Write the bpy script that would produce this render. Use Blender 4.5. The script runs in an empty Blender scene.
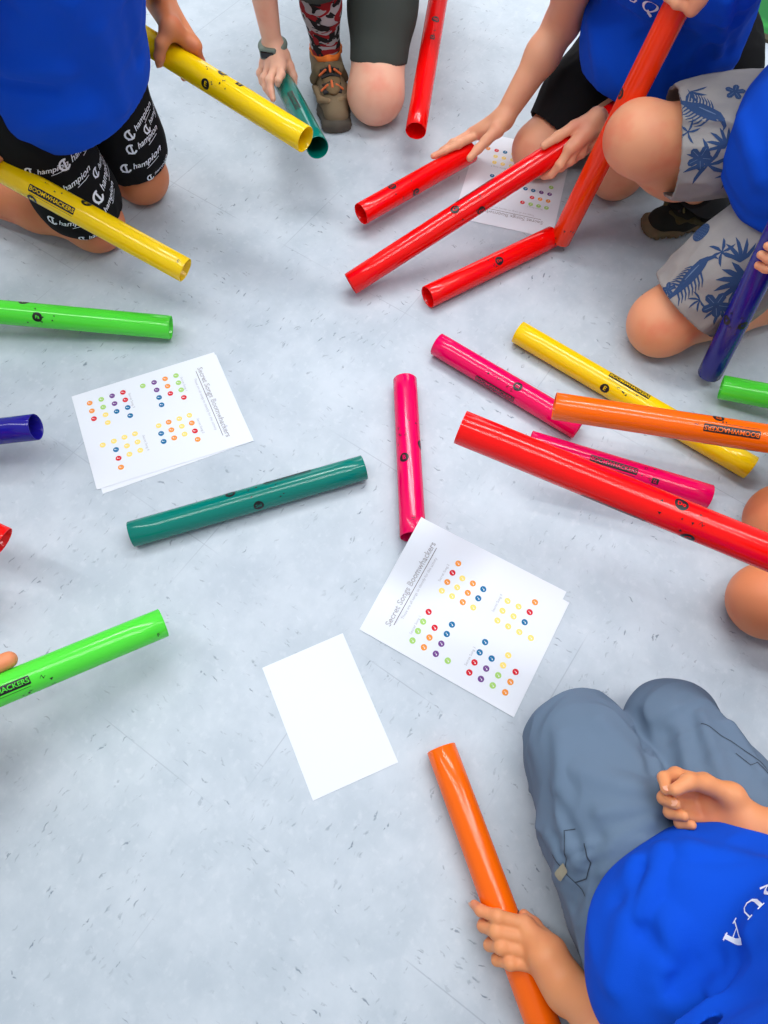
import bpy, bmesh, math, random
import numpy as np
import openvdb
from mathutils import Vector, Matrix
from mathutils.bvhtree import BVHTree
random.seed(7)
SC = bpy.context.scene
COL = SC.collection

# ------------------------------------------------------------------ camera, world, light
FPX = 707.46
CAMZ = 1.121
ROT = np.array([[0.99965753, -0.0108535, -0.02381212],
                [0.0, 0.90993686, -0.41474681],
                [0.02616898, 0.41460477, 0.90962523]])
CP = np.array([0, 0, CAMZ])
cam_data = bpy.data.cameras.new('camera')
cam = bpy.data.objects.new('camera', cam_data)
COL.objects.link(cam)
cam_data.sensor_fit = 'VERTICAL'
cam_data.sensor_height = 36.0
cam_data.lens = 36.0 * FPX / 1024.0
cam_data.clip_start = 0.02
M4 = Matrix(ROT.tolist()).to_4x4()
# the skewed row of the fit is orthonormalised by quaternion conversion
M4 = M4.to_quaternion().to_matrix().to_4x4()
M4.translation = Vector(CP)
cam.matrix_world = M4
SC.camera = cam
SC.view_settings.view_transform = 'Standard'
SC.view_settings.look = 'None'
SC.view_settings.gamma = 1.0
SC.view_settings.use_curve_mapping = False
SC.view_settings.exposure = -0.04

world = bpy.data.worlds.new('room_light')
SC.world = world
world.use_nodes = True
wn = world.node_tree
wn.nodes['Background'].inputs[0].default_value = (0.90, 0.95, 1.0, 1)
wn.nodes['Background'].inputs[1].default_value = 0.47

def area(name, loc, size, power, target=(0, 0.7, 0), color=(1, 1, 1)):
    d = bpy.data.lights.new(name, 'AREA')
    d.shape = 'RECTANGLE'; d.size, d.size_y = size
    d.energy = power; d.color = color
    o = bpy.data.objects.new(name, d); COL.objects.link(o)
    o.location = loc
    v = Vector(target) - Vector(loc)
    o.rotation_euler = v.to_track_quat('-Z', 'Y').to_euler()
    return o
for lx, ly, sx, sy, w in ((0.2, 1.8, 2.4, .10, 29), (0.2, 2.15, 2.4, .10, 29), (0.2, .1, 2.4, .10, 14), (0.2, .45, 2.4, .10, 14),
                          (-2.0, 1.0, .10, 2.4, 22), (2.2, 1.0, .10, 2.4, 20)):
    area('ceiling_lamp', (lx, ly, 2.7), (sx, sy), w, (lx * .9, ly - .1, 0))
area('window_light', (0.3, 5.2, 1.7), (4.0, 1.6), 60, (0, 0.8, 0.2), (0.93, 0.97, 1.0))

# ------------------------------------------------------------------ geometry of the place
def ray(px, py):
    return ROT @ np.array([(px - 384) / FPX, -(py - 512) / FPX, -1.0])
def U(px, py, z=0.0):
    """world point seen in direction (px, py) at height z above the floor"""
    r = ray(px, py)
    return CP + r * ((z - CP[2]) / r[2])
def A3(*p): return np.array(p, float)
def nrm(v): return v / (np.linalg.norm(v) + 1e-12)

def lin(r, g, b):
    f = lambda c: (c / 255 / 12.92) if c / 255 <= 0.04045 else ((c / 255 + 0.055) / 1.055) ** 2.4
    return (f(r), f(g), f(b), 1.0)

# ------------------------------------------------------------------ materials
class NT:
    def __init__(s, name):
        s.m = bpy.data.materials.new(name); s.m.use_nodes = True
        s.t = s.m.node_tree; s.b = s.t.nodes['Principled BSDF']
    def n(s, kind, **kw):
        x = s.t.nodes.new('ShaderNode' + kind)
        for k, v in kw.items():
            setattr(x, k, v)
        return x
    def l(s, a, b): s.t.links.new(a, b)
    def put(s, sock, v):
        if hasattr(v, 'is_linked') or hasattr(v, 'links'): s.l(v, sock)
        else: sock.default_value = v
    def math(s, op, a, b=0.0, c=0.0, clamp=False):
        x = s.n('Math', operation=op, use_clamp=clamp)
        s.put(x.inputs[0], a); s.put(x.inputs[1], b); s.put(x.inputs[2], c)
        return x.outputs[0]
    def mix(s, f, a, b):
        x = s.n('Mix', data_type='RGBA')
        s.put(x.inputs['Factor'], f); s.put(x.inputs[6], a); s.put(x.inputs[7], b)
        return x.outputs[2]
    def noise(s, vec, scale, detail=3, rough=.5, dist=0):
        x = s.n('TexNoise'); s.l(vec, x.inputs['Vector'])
        x.inputs['Scale'].default_value = scale; x.inputs['Detail'].default_value = detail
        x.inputs['Roughness'].default_value = rough; x.inputs['Distortion'].default_value = dist
        return x.outputs['Fac']
    def ramp(s, fac, a, b):
        x = s.n('MapRange', interpolation_type='SMOOTHSTEP'); s.put(x.inputs['Value'], fac)
        x.inputs['From Min'].default_value = a; x.inputs['From Max'].default_value = b
        return x.outputs[0]
    def bump(s, h, strength, dist):
        x = s.n('Bump'); s.l(h, x.inputs['Height'])
        x.inputs['Strength'].default_value = strength; x.inputs['Distance'].default_value = dist
        s.l(x.outputs[0], s.b.inputs['Normal'])

def plain(name, col, rough=.5, spec=.5, coat=0.0, sss=0.0):
    t = NT(name); t.b.inputs['Base Color'].default_value = col
    t.b.inputs['Roughness'].default_value = rough
    t.b.inputs['Specular IOR Level'].default_value = spec
    t.b.inputs['Coat Weight'].default_value = coat
    if sss:
        t.b.inputs['Subsurface Weight'].default_value = sss
        t.b.inputs['Subsurface Radius'].default_value = (.01, .004, .002)
        t.b.inputs['Subsurface Scale'].default_value = 1.0
    return t.m
def cloth_mat(name, col, var=.12, bump=.25, scale=900, rough=.9):
    t = NT(name); o = t.n('TexCoord').outputs['Object']
    n1 = t.noise(o, 9, 3)
    dark = tuple(c * (1 - var) for c in col[:3]) + (1,)
    lite = tuple(min(1, c * (1 + var)) for c in col[:3]) + (1,)
    t.l(t.mix(n1, dark, lite), t.b.inputs['Base Color'])
    t.b.inputs['Roughness'].default_value = rough
    t.b.inputs['Specular IOR Level'].default_value = .2
    n2 = t.noise(o, scale, 2)
    t.bump(n2, bump, .0006)
    return t.m
def skin_mat(name, col, pink):
    t = NT(name); o = t.n('TexCoord').outputs['Object']
    f = t.ramp(t.noise(o, 14, 3), .45, .75)
    t.l(t.mix(f, col, pink), t.b.inputs['Base Color'])
    t.b.inputs['Roughness'].default_value = .48
    t.b.inputs['Specular IOR Level'].default_value = .35
    t.b.inputs['Subsurface Weight'].default_value = .12
    t.b.inputs['Subsurface Radius'].default_value = (.012, .004, .002)
    t.b.inputs['Subsurface Scale'].default_value = 1.0
    t.bump(t.noise(o, 260, 3), .12, .0008)
    return t.m
def tube_mat(name, col):
    t = NT(name)
    t.b.inputs['Base Color'].default_value = col
    t.b.inputs['Roughness'].default_value = .14
    t.b.inputs['Specular IOR Level'].default_value = .5
    # thin plastic wall: some light passes through it
    tr = t.n('BsdfTranslucent'); tr.inputs[0].default_value = col
    mx = t.n('MixShader'); mx.inputs[0].default_value = .10
    out = t.t.nodes['Material Output']
    t.l(t.b.outputs[0], mx.inputs[1]); t.l(tr.outputs[0], mx.inputs[2]); t.l(mx.outputs[0], out.inputs['Surface'])
    return t.m

# ------------------------------------------------------------------ objects and tags
def tag(o, label=None, cat=None, group=None, kind=None):
    if label: o['label'] = label
    if cat: o['category'] = cat
    if group: o['group'] = group
    if kind: o['kind'] = kind
    return o
def link(name, me, mats, parent=None):
    o = bpy.data.objects.new(name, me); COL.objects.link(o)
    for m in (mats if isinstance(mats, (list, tuple)) else [mats]): me.materials.append(m)
    if parent is not None: o.parent = parent
    return o
def mesh_np(name, V, quads, tris=None, smooth=True):
    me = bpy.data.meshes.new(name)
    V = np.asarray(V, np.float32)
    q = np.asarray(quads, np.int32).reshape(-1, 4); t = np.asarray(tris if tris is not None else [], np.int32).reshape(-1, 3)
    me.vertices.add(len(V)); me.vertices.foreach_set('co', V.ravel())
    loops = np.concatenate([q.ravel(), t.ravel()])
    me.loops.add(len(loops)); me.loops.foreach_set('vertex_index', loops)
    starts = np.concatenate([np.arange(len(q)) * 4, len(q) * 4 + np.arange(len(t)) * 3]).astype(np.int32)
    me.polygons.add(len(starts)); me.polygons.foreach_set('loop_start', starts)
    me.update(calc_edges=True)
    me.polygons.foreach_set('use_smooth', np.full(len(starts), smooth))
    me.validate(); me.update()
    return me

# ------------------------------------------------------------------ signed distance modelling
def rc(P, a, b, ra, rb):
    ba = b - a; h = np.clip(((P - a) @ ba) / (ba @ ba + 1e-12), 0, 1)
    return np.linalg.norm(P - a - h[:, None] * ba, axis=1) - (ra + (rb - ra) * h)
def ell(P, c, r, M=None):
    q = P - c
    if M is not None: q = q @ M
    k0 = np.linalg.norm(q / r, axis=1); k1 = np.linalg.norm(q / (r * r), axis=1)
    return k0 * (k0 - 1) / (k1 + 1e-9)
def rbox(P, c, hs, r, M=None):
    q = P - c
    if M is not None: q = q @ M
    q = np.abs(q) - (np.asarray(hs) - r)
    return np.linalg.norm(np.maximum(q, 0), axis=1) + np.minimum(q.max(axis=1), 0) - r
def smin(a, b, k):
    if k <= 0: return np.minimum(a, b)
    h = np.maximum(k - np.abs(a - b), 0) / k
    return np.minimum(a, b) - h * h * k * .25
def smax(a, b, k): return -smin(-a, -b, k)
def frame(x, up):
    x = nrm(x); y = nrm(np.cross(up, x)); z = np.cross(x, y)
    return np.stack([x, y, z], 1)

_rng = np.random.RandomState(3)
_tab = _rng.rand(32, 32, 32).astype(np.float32)
def vnoise(P):
    i = np.floor(P).astype(int); f = P - i; f = f * f * (3 - 2 * f); i &= 31; j = (i + 1) & 31
    def g(a, b, c): return _tab[a, b, c]
    x0, y0, z0 = i.T; x1, y1, z1 = j.T; fx, fy, fz = f.T
    a = g(x0, y0, z0) * (1 - fx) + g(x1, y0, z0) * fx
    b = g(x0, y1, z0) * (1 - fx) + g(x1, y1, z0) * fx
    c = g(x0, y0, z1) * (1 - fx) + g(x1, y0, z1) * fx
    d = g(x0, y1, z1) * (1 - fx) + g(x1, y1, z1) * fx
    return ((a * (1 - fy) + b * fy) * (1 - fz) + (c * (1 - fy) + d * fy) * fz) - .5
class Shape:
    """an implicit solid: rounded cones and ellipsoids blended together, then cut and creased"""
    def __init__(s): s.p = []; s.pts = []
    def cone(s, a, b, ra, rb, k=.02):
        a = np.asarray(a, float); b = np.asarray(b, float)
        s.p.append((lambda P: rc(P, a, b, ra, rb), k, 0)); s.pts += [a - ra, a + ra, b - rb, b + rb]; return s
    def chain(s, pts, rs, k=.02):
        for i in range(len(pts) - 1): s.cone(pts[i], pts[i + 1], rs[i], rs[i + 1], k)
        return s
    def ball(s, c, r, k=.02): return s.cone(c, np.asarray(c, float) + 1e-5, r, r, k)
    def ell(s, c, r, M=None, k=.02):
        c = np.asarray(c, float); r = np.asarray(r, float); R = r.max()
        s.p.append((lambda P: ell(P, c, r, M), k, 0)); s.pts += [c - R, c + R]; return s
    def box(s, c, hs, r, M=None, k=.01):
        c = np.asarray(c, float); R = np.linalg.norm(hs)
        s.p.append((lambda P: rbox(P, c, hs, r, M), k, 0)); s.pts += [c - R, c + R]; return s
    def shape(s, o, k=.02):
        """blend in another solid that has its own cuts"""
        s.p.append((lambda P: o(P), k, 0)); s.pts += o.pts; return s
    def sub(s, fn, k=.004): s.p.append((fn, k, 1)); return s
    def cut(s, c, n, rad=None, k=.002):
        """remove what lies beyond the plane through c on the side n points to (within rad of c)"""
        c = np.asarray(c, float); n = nrm(np.asarray(n, float))
        def fn(P):
            v = -((P - c) @ n)
            if rad is not None: v = np.maximum(v, np.linalg.norm(P - c, axis=1) - rad)
            return v
        s.p.append((fn, k, 1)); return s
    def hollow(s, c, n, depth=.03, thick=.005, rad=.3):
        c = np.asarray(c, float); n = nrm(np.asarray(n, float))
        s.p.append((lambda P, d: np.maximum(d, -np.maximum(np.maximum(d + thick, (c - P) @ n - depth), np.linalg.norm(P - c, axis=1) - rad)), 0, 3)); return s
    def hem(s, c, n, rad=.2, depth=.03, thick=.005):
        s.hollow(c, n, depth, thick, rad); return s.cut(c, n, rad)
    def disp(s, fn): s.p.append((fn, 0, 2)); return s
    def __call__(s, P, live=None):
        d = np.full(len(P), 1.0)
        for i, (fn, k, op) in enumerate(s.p):
            if op == 0:
                if live is not None and not live[i]: continue
                d = smin(d, fn(P), k)
            elif op == 1: d = smax(d, -fn(P), k)
            elif op == 2: d = d + fn(P)
            else: d = fn(P, d)
        return d
    def on(s, px, py):
        """where the line of sight (px, py) first meets the solid"""
        r = nrm(ray(px, py)); t = .15
        for _ in range(90):
            d = float(s((CP + r * t)[None])[0])
            if d < .0006 or t > 2.6: break
            t += min(d * .9, .2)
        return CP + r * t
    def crease(s, L):
        """folds drawn between pairs of sight lines: (x0, y0, x1, y1, width, height)"""
        segs = []
        for x0, y0, x1, y1, w, hh in L:
            P = [s.on(x0 + (x1 - x0) * k / 3, y0 + (y1 - y0) * k / 3) for k in range(4)]
            for a, b in zip(P[:-1], P[1:]):
                if np.linalg.norm(a - b) < .12: segs.append((a, b, w, hh))
        return s.disp(creases(segs))
    def mesh(s, name, h=.0025, lo=None, hi=None, zmin=0.0005):
        pts = np.array(s.pts)
        L = (pts.min(0) - .02) if lo is None else np.asarray(lo, float); Hh = (pts.max(0) + .02) if hi is None else np.asarray(hi, float)
        B = 8; bs = B * h
        nb = np.ceil((Hh - L) / bs).astype(int)
        I = np.stack(np.meshgrid(*[np.arange(n) for n in nb], indexing='ij'), -1).reshape(-1, 3)
        cen = L + (I + .5) * bs
        d = s(cen)
        near = np.abs(d) < bs * 1.0 + .014
        g = openvdb.FloatGrid(1.0)
        for b in I[(~near) & (d < 0)]:
            b = b * B
            g.fill(tuple(int(x) for x in b), tuple(int(x) for x in b + B - 1), -.05)
        off = np.stack(np.meshgrid(*[np.arange(B)] * 3, indexing='ij'), -1).reshape(-1, 3)
        NI = I[near]; NC = cen[near]; ND = d[near]
        key = (NI // 4) @ np.array([1 << 20, 1 << 10, 1]); order = np.argsort(key, kind='stable')
        NI, NC, ND, key = NI[order], NC[order], ND[order], key[order]
        cuts = np.flatnonzero(np.diff(key)) + 1
        for idx in np.split(np.arange(len(NI)), cuts):
            ch = NI[idx]; live = []
            for fn, k, op in s.p:
                live.append(True if op else bool((fn(NC[idx]) < ND[idx] + 2 * bs + k + .01).any()))
            P = (L + ((ch * B)[:, None, :] + off[None]) * h).reshape(-1, 3)
            v = s(P, live)
            v = np.maximum(v, zmin - P[:, 2])            # nothing goes below the floor
            v = v.reshape(-1, B, B, B).astype(np.float32)
            for b, a in zip(ch, v):
                g.copyFromArray(np.ascontiguousarray(a), ijk=tuple(int(x) for x in b * B))
        p, t, q = g.convertToPolygons(isovalue=0.0, adaptivity=0.0)
        V = p * h + L
        me = mesh_np(name, V, q[:, ::-1], t[:, ::-1] if len(t) else None)
        return me
def solid(name, shape, mat, parent=None, h=.0025, **kw):
    return link(name, shape.mesh(name, h * QUALITY, **kw), mat, parent)
QUALITY = 1.0
def folds(amp, freq, axis=None, stretch=4.0, seed=0):
    """soft creases running along axis"""
    M = None
    if axis is not None:
        M = frame(np.asarray(axis, float), A3(.12, .3, .95))
    def fn(P):
        q = P @ M if M is not None else P
        q = q * freq
        if M is not None: q = q / np.array([stretch, 1, 1])
        w = np.stack([vnoise(q * .6 + 11 + seed), vnoise(q * .6 + 5 + seed), vnoise(q * .6 + 23 + seed)], 1)
        n = vnoise(q + w * 2.2 + seed * 7.3)
        n2 = vnoise(q * 2.3 + w * 1.5 + 3.1 + seed)
        return amp * (1.1 - np.minimum(np.abs(n) * 7, 2.0)) * -.6 + amp * (np.minimum(np.abs(n2) * 7, 1.6) - .8) * .28
    return fn
def creases(segs):
    """individual folds: (a, b, width, height) raise (or sink, when negative) a soft ridge"""
    S = [(np.asarray(a, float), np.asarray(b, float), w, hh) for a, b, w, hh in segs]
    def fn(P):
        pos = np.zeros(len(P)); neg = np.zeros(len(P))
        for a, b, w, hh in S:
            ba = b - a; t = np.clip(((P - a) @ ba) / (ba @ ba + 1e-12), 0, 1)
            dd = np.linalg.norm(P - a - t[:, None] * ba, axis=1)
            v = 1.25 * hh * np.exp(-(dd / w) ** 2)
            if hh > 0: pos = np.maximum(pos, v)
            else: neg = np.minimum(neg, v)
        return -(pos + neg)
    return fn

# ------------------------------------------------------------------ flat artwork (text, prints) as meshes
def curve_mesh(loops):
    c = bpy.data.curves.new('artwork', 'CURVE'); c.dimensions = '2D'; c.fill_mode = 'BOTH'
    for lp in loops:
        s = c.splines.new('POLY'); s.points.add(len(lp) - 1)
        for i, (x, y) in enumerate(lp): s.points[i].co = (x, y, 0, 1)
        s.use_cyclic_u = True
    o = bpy.data.objects.new('artwork', c)
    me = bpy.data.meshes.new_from_object(o)
    bpy.data.objects.remove(o); bpy.data.curves.remove(c)
    return me
_tc = {}
def text_vf(txt, size=1.0, shear=0.0, bold=0.0, align='CENTER'):
    key = (txt, shear, bold, align)
    if key not in _tc:
        c = bpy.data.curves.new('lettering', 'FONT'); c.body = txt; c.size = 1.0; c.shear = shear
        c.align_x = align; c.align_y = 'CENTER'; c.offset = bold; c.resolution_u = 3
        o = bpy.data.objects.new('lettering', c)
        me = bpy.data.meshes.new_from_object(o)
        _tc[key] = ([v.co[:2] for v in me.vertices], [tuple(p.vertices) for p in me.polygons])
        bpy.data.objects.remove(o); bpy.data.curves.remove(c); bpy.data.meshes.remove(me)
    V, F = _tc[key]
    return [(x * size, y * size) for x, y in V], F
def disc(cx, cy, r, n=20): return [(cx, cy)] + [(cx + r * math.cos(2 * math.pi * i / n), cy + r * math.sin(2 * math.pi * i / n)) for i in range(n)], [(0, 1 + i, 1 + (i + 1) % n) for i in range(n)]
def rrect(w, h, r, n=5):
    P = []
    for sx, sy, a0 in ((1, 1, 0), (-1, 1, 90), (-1, -1, 180), (1, -1, 270)):
        for i in range(n + 1):
            a = math.radians(a0 + 90 * i / n)
            P.append((sx * (w / 2 - r) + r * math.cos(a), sy * (h / 2 - r) + r * math.sin(a)))
    return P, [tuple(range(len(P)))]
def ring(cx, cy, r0, r1, n=24, ey=1.0):
    V = []; F = []
    for i in range(n):
        a = 2 * math.pi * i / n
        V += [(cx + r0 * math.cos(a), cy + r0 * ey * math.sin(a)), (cx + r1 * math.cos(a), cy + r1 * ey * math.sin(a))]
        j = (i + 1) % n; F.append((2 * i, 2 * i + 1, 2 * j + 1, 2 * j))
    return V, F
def stroke(pts, w):
    """a line of width w (or a list of widths) through pts"""
    V = []; F = []; n = len(pts); W = w if isinstance(w, (list, tuple)) else [w] * n
    for i, (x, y) in enumerate(pts):
        a = pts[max(i - 1, 0)]; b = pts[min(i + 1, n - 1)]
        dx, dy = b[0] - a[0], b[1] - a[1]; l = math.hypot(dx, dy) + 1e-9
        nx, ny = -dy / l * W[i] / 2, dx / l * W[i] / 2
        V += [(x + nx, y + ny), (x - nx, y - ny)]
        if i: F.append((2 * i - 2, 2 * i - 1, 2 * i + 1, 2 * i))
    return V, F
class Art:
    """pieces of flat artwork: (verts2d, faces, material index, layer)"""
    def __init__(s): s.q = []
    def add(s, VF, mi=0, layer=0, at=(0, 0), rot=0.0, sc=1.0):
        c, k = math.cos(rot), math.sin(rot)
        s.q.append(([((x * c - y * k) * sc + at[0], (x * k + y * c) * sc + at[1]) for x, y in VF[0]], VF[1], mi, layer)); return s
    def bm(s, step=None):
        bm = bmesh.new()
        ly = bm.verts.layers.float.new('layer')
        for V, F, mi, layer in s.q:
            vs = [bm.verts.new((x, y, 0)) for x, y in V]
            for v in vs: v[ly] = layer
            for f in F:
                try:
                    g = bm.faces.new([vs[i] for i in f]); g.material_index = mi
                except ValueError: pass
        if step:
            for ax in (0, 1):
                if not step[ax]: continue
                lo = min(v.co[ax] for v in bm.verts); hi = max(v.co[ax] for v in bm.verts)
                k = math.floor(lo / step[ax]) + 1
                while k * step[ax] < hi:
                    co = [0, 0, 0]; co[ax] = k * step[ax]; no = [0, 0, 0]; no[ax] = 1
                    bmesh.ops.bisect_plane(bm, geom=bm.verts[:] + bm.edges[:] + bm.faces[:], plane_co=co, plane_no=no, dist=1e-7)
                    k += 1
        return bm, ly
    def to_mesh(s, name, fn, step=None):
        """fn(x, y, layer) -> world position"""
        bm, ly = s.bm(step)
        for v in bm.verts: v.co = Vector(fn(v.co.x, v.co.y, v[ly]))
        me = bpy.data.meshes.new(name); bm.to_mesh(me); bm.free()
        return me
def bvh_of(o):
    me = o.data
    return BVHTree.FromPolygons([v.co.copy() for v in me.vertices], [tuple(p.vertices) for p in me.polygons])
def print_on(name, art, bvh, px, py, ang, parent, mats, step=.004, lift=.0006):
    """lay artwork on a garment where the line of sight (px, py) meets it; ang turns it on the cloth"""
    r = Vector(ray(px, py)).normalized()
    hit = bvh.ray_cast(Vector(CP), r)
    if hit[0] is None: return None
    P, N = hit[0], hit[1]
    acc = Vector((0, 0, 0))
    for dx, dy in ((0, 0), (8, 0), (-8, 0), (0, 8), (0, -8)):
        h2 = bvh.ray_cast(Vector(CP), Vector(ray(px + dx, py + dy)).normalized())
        if h2[0] is not None and (h2[0] - P).length < .06: acc += h2[1] if h2[1].dot(-r) > 0 else -h2[1]
    N = acc.normalized() if acc.length > 0 else -r
    X = Vector(ROT[:, 0]) * math.cos(ang) + Vector(ROT[:, 1]) * math.sin(ang)
    X = (X - N * X.dot(N)).normalized(); Y = N.cross(X)
    def fn(x, y, layer):
        o = P + X * x + Y * y
        h = bvh.ray_cast(o + N * .06, -N, .14)
        q = h[0] if h[0] is not None else None
        if q is None:
            q = bvh.find_nearest(o)[0]
            return q + N * (lift + layer * .0003)
        nn = h[1] if h[1].dot(N) > 0 else -h[1]
        return q + nn * (lift + layer * .0003)
    me = art.to_mesh(name, fn, (step, step))
    return link(name, me, mats, parent)

# link() places a mesh given in world coordinates under its thing's own origin
_base = {}
def link(name, me, mats, parent=None, base=None):
    o = bpy.data.objects.new(name, me); COL.objects.link(o)
    for m in (mats if isinstance(mats, (list, tuple)) else [mats]): me.materials.append(m)
    if parent is not None:
        o.parent = parent
        b = _base.get(parent.name, np.zeros(3))
        own = b if parent.get('category') is None and parent.parent is not None else b
        me.transform(Matrix.Translation(-Vector(b)))
        _base[o.name] = b
    elif base is not None:
        b = np.asarray(base, float)
        me.transform(Matrix.Translation(-Vector(b))); o.location = Vector(b); _base[o.name] = b
    return o
def thing(name, label, cat, base, group=None):
    o = bpy.data.objects.new(name, None); COL.objects.link(o); o.empty_display_size = .05
    o.location = Vector(base); _base[o.name] = np.asarray(base, float)
    return tag(o, label, cat, group)

# ------------------------------------------------------------------ the floor
def floor_mat():
    t = NT('vinyl_tile'); b = t.b
    o = t.n('TexCoord').outputs['Object']
    mp = t.n('Mapping', vector_type='TEXTURE'); t.l(o, mp.inputs['Vector'])
    mp.inputs['Location'].default_value = (0.052, -0.150, 0)
    mp.inputs['Rotation'].default_value = (0, 0, math.radians(55.3))
    mp.inputs['Scale'].default_value = (.3048, .3048, .3048)
    s = t.n('SeparateXYZ'); t.l(mp.outputs[0], s.inputs[0])
    x, y = s.outputs[0], s.outputs[1]
    ix, iy = t.math('FLOOR', x), t.math('FLOOR', y)
    par = t.math('PINGPONG', t.math('ADD', ix, iy), 1.0)
    fx, fy = t.math('SUBTRACT', x, ix), t.math('SUBTRACT', y, iy)
    ex = t.math('MINIMUM', fx, t.math('SUBTRACT', 1.0, fx)); ey = t.math('MINIMUM', fy, t.math('SUBTRACT', 1.0, fy))
    e = t.math('MINIMUM', ex, ey)
    seam = t.math('SUBTRACT', 1.0, t.ramp(e, .0012, .0042))
    # seams open and close along their length
    seam = t.math('MULTIPLY', seam, t.ramp(t.noise(mp.outputs[0], 1.1, 2), .48, .62))
    cmb = t.n('CombineXYZ'); cmb2 = t.n('CombineXYZ')
    mx = lambda a, c: t.math('ADD', t.math('MULTIPLY', a, t.math('SUBTRACT', 1.0, par)), t.math('MULTIPLY', c, par))
    u, v = mx(x, y), mx(y, x)
    wob = t.noise(mp.outputs[0], 14, 2)
    v2 = t.math('ADD', v, t.math('MULTIPLY', wob, .07))
    u2 = t.math('ADD', u, t.math('MULTIPLY', t.math('ADD', ix, t.math('MULTIPLY', iy, 3.7)), .37))
    def flecks(su, sv, thr, gate, seed, soft):
        c = t.n('CombineXYZ'); t.put(c.inputs[0], t.math('MULTIPLY', u2, su)); t.put(c.inputs[1], t.math('MULTIPLY', v2, sv)); c.inputs[2].default_value = seed
        vo = t.n('TexVoronoi', feature='F1'); t.l(c.outputs[0], vo.inputs['Vector']); vo.inputs['Scale'].default_value = 1.0
        vo.inputs['Randomness'].default_value = .9
        sc = t.n('SeparateColor'); t.l(vo.outputs['Color'], sc.inputs[0])
        r = t.math('MULTIPLY', t.ramp(sc.outputs[0], gate, gate + .05), t.math('ADD', t.math('MULTIPLY', sc.outputs[1], .8), .2))
        d = t.math('SUBTRACT', 1.0, t.ramp(vo.outputs['Distance'], thr * (1 - soft), thr))
        return t.math('MULTIPLY', d, r)
    f1 = flecks(12, 58, .36, .66, 0.0, .5)
    f2 = flecks(7, 44, .20, .80, 4.0, .5)
    clump = t.ramp(t.noise(mp.outputs[0], 2.2, 3), .40, .60)
    fd = t.math('MAXIMUM', t.math('MULTIPLY', f1, t.math('ADD', .3, t.math('MULTIPLY', clump, .8))), t.math('MULTIPLY', f2, .9))
    brk = t.ramp(t.noise(mp.outputs[0], 55, 2), .40, .52)
    fd = t.math('MULTIPLY', fd, brk)
    fw = t.math('MULTIPLY', flecks(7, 30, .2, .76, 9.0, .9), .55)
    m1 = t.noise(mp.outputs[0], 3.2, 6, .62)
    base = t.mix(t.ramp(m1, .3, .7), lin(174, 187, 198), lin(191, 202, 212))
    m2 = t.ramp(t.noise(mp.outputs[0], 20, 4, .6), .52, .72)
    base = t.mix(t.math('MULTIPLY', m2, .5), base, lin(198, 207, 216))
    base = t.mix(fw, base, lin(205, 214, 224))
    base = t.mix(t.math('MULTIPLY', fd, .78), base, lin(92, 108, 126))
    base = t.mix(t.math('MULTIPLY', seam, .32), base, lin(105, 118, 138))
    t.l(base, b.inputs['Base Color'])
    b.inputs['Specular IOR Level'].default_value = .5
    r = t.math('ADD', .36, t.math('MULTIPLY', m1, .2)); t.l(r, b.inputs['Roughness'])
    h = t.math('SUBTRACT', t.math('MULTIPLY', t.noise(mp.outputs[0], 9, 3), .4), t.math('MULTIPLY', seam, .5))
    t.bump(h, .12, .002)
    return t.m
me = mesh_np('floor', [(-4, -3, 0), (4, -3, 0), (4, 5, 0), (-4, 5, 0), (-4, -3, -.05), (4, -3, -.05), (4, 5, -.05), (-4, 5, -.05)],
             [(0, 1, 2, 3), (7, 6, 5, 4), (0, 4, 5, 1), (1, 5, 6, 2), (2, 6, 7, 3), (3, 7, 4, 0)], smooth=False)
floor = link('floor', me, floor_mat()); tag(floor, kind='structure')

# play mat in the far corner
def mat_rug():
    t = NT('play_mat'); o = t.n('TexCoord').outputs['Object']
    c = t.mix(t.ramp(t.noise(o, 9, 3), .45, .6), lin(20, 110, 50), lin(40, 145, 60))
    c = t.mix(t.ramp(t.noise(o, 5, 2), .60, .64), c, lin(50, 120, 180))
    t.l(c, t.b.inputs['Base Color']); t.b.inputs['Roughness'].default_value = .9
    t.bump(t.noise(o, 500, 2), .5, .002)
    return t.m
def slab(P4, z0, z1, bev=.0):
    V = [(*p[:2], z0) for p in P4] + [(*p[:2], z1) for p in P4]
    return V, [(3, 2, 1, 0), (4, 5, 6, 7), (0, 1, 5, 4), (1, 2, 6, 5), (2, 3, 7, 6), (3, 0, 4, 7)]
pa, pb = U(741, 27), U(768, 38)
dx = nrm((pb - pa)[:2]); dy = A3(-dx[1], dx[0])
if dy[1] < 0: dy = -dy
c0 = pa[:2] - dx * .35
corners = [c0, c0 + dx * 1.8, c0 + dx * 1.8 + dy * 1.2, c0 + dy * 1.2]
V, F = slab([c + 0 for c in corners], .0002, .006)
rug = link('play_mat', mesh_np('play_mat', V, F, smooth=False), mat_rug(), base=(*corners[0], 0))
tag(rug, 'green and blue play mat with a dark bound edge, far top right corner', 'rug')
bev = []
Vb, Fb = [], []
e = .022
outer = [corners[0] - dx * e - dy * e, corners[1] + dx * e - dy * e, corners[2] + dx * e + dy * e, corners[3] - dx * e + dy * e]
for i in range(4):
    j = (i + 1) % 4
    v, f = slab([outer[i], outer[j], corners[j], corners[i]], .0002, .0075)
    Fb += [tuple(k + len(Vb) for k in q) for q in f]; Vb += v
link('binding', mesh_np('binding', Vb, Fb, smooth=False), plain('binding', lin(62, 58, 40), .8), rug)

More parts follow.
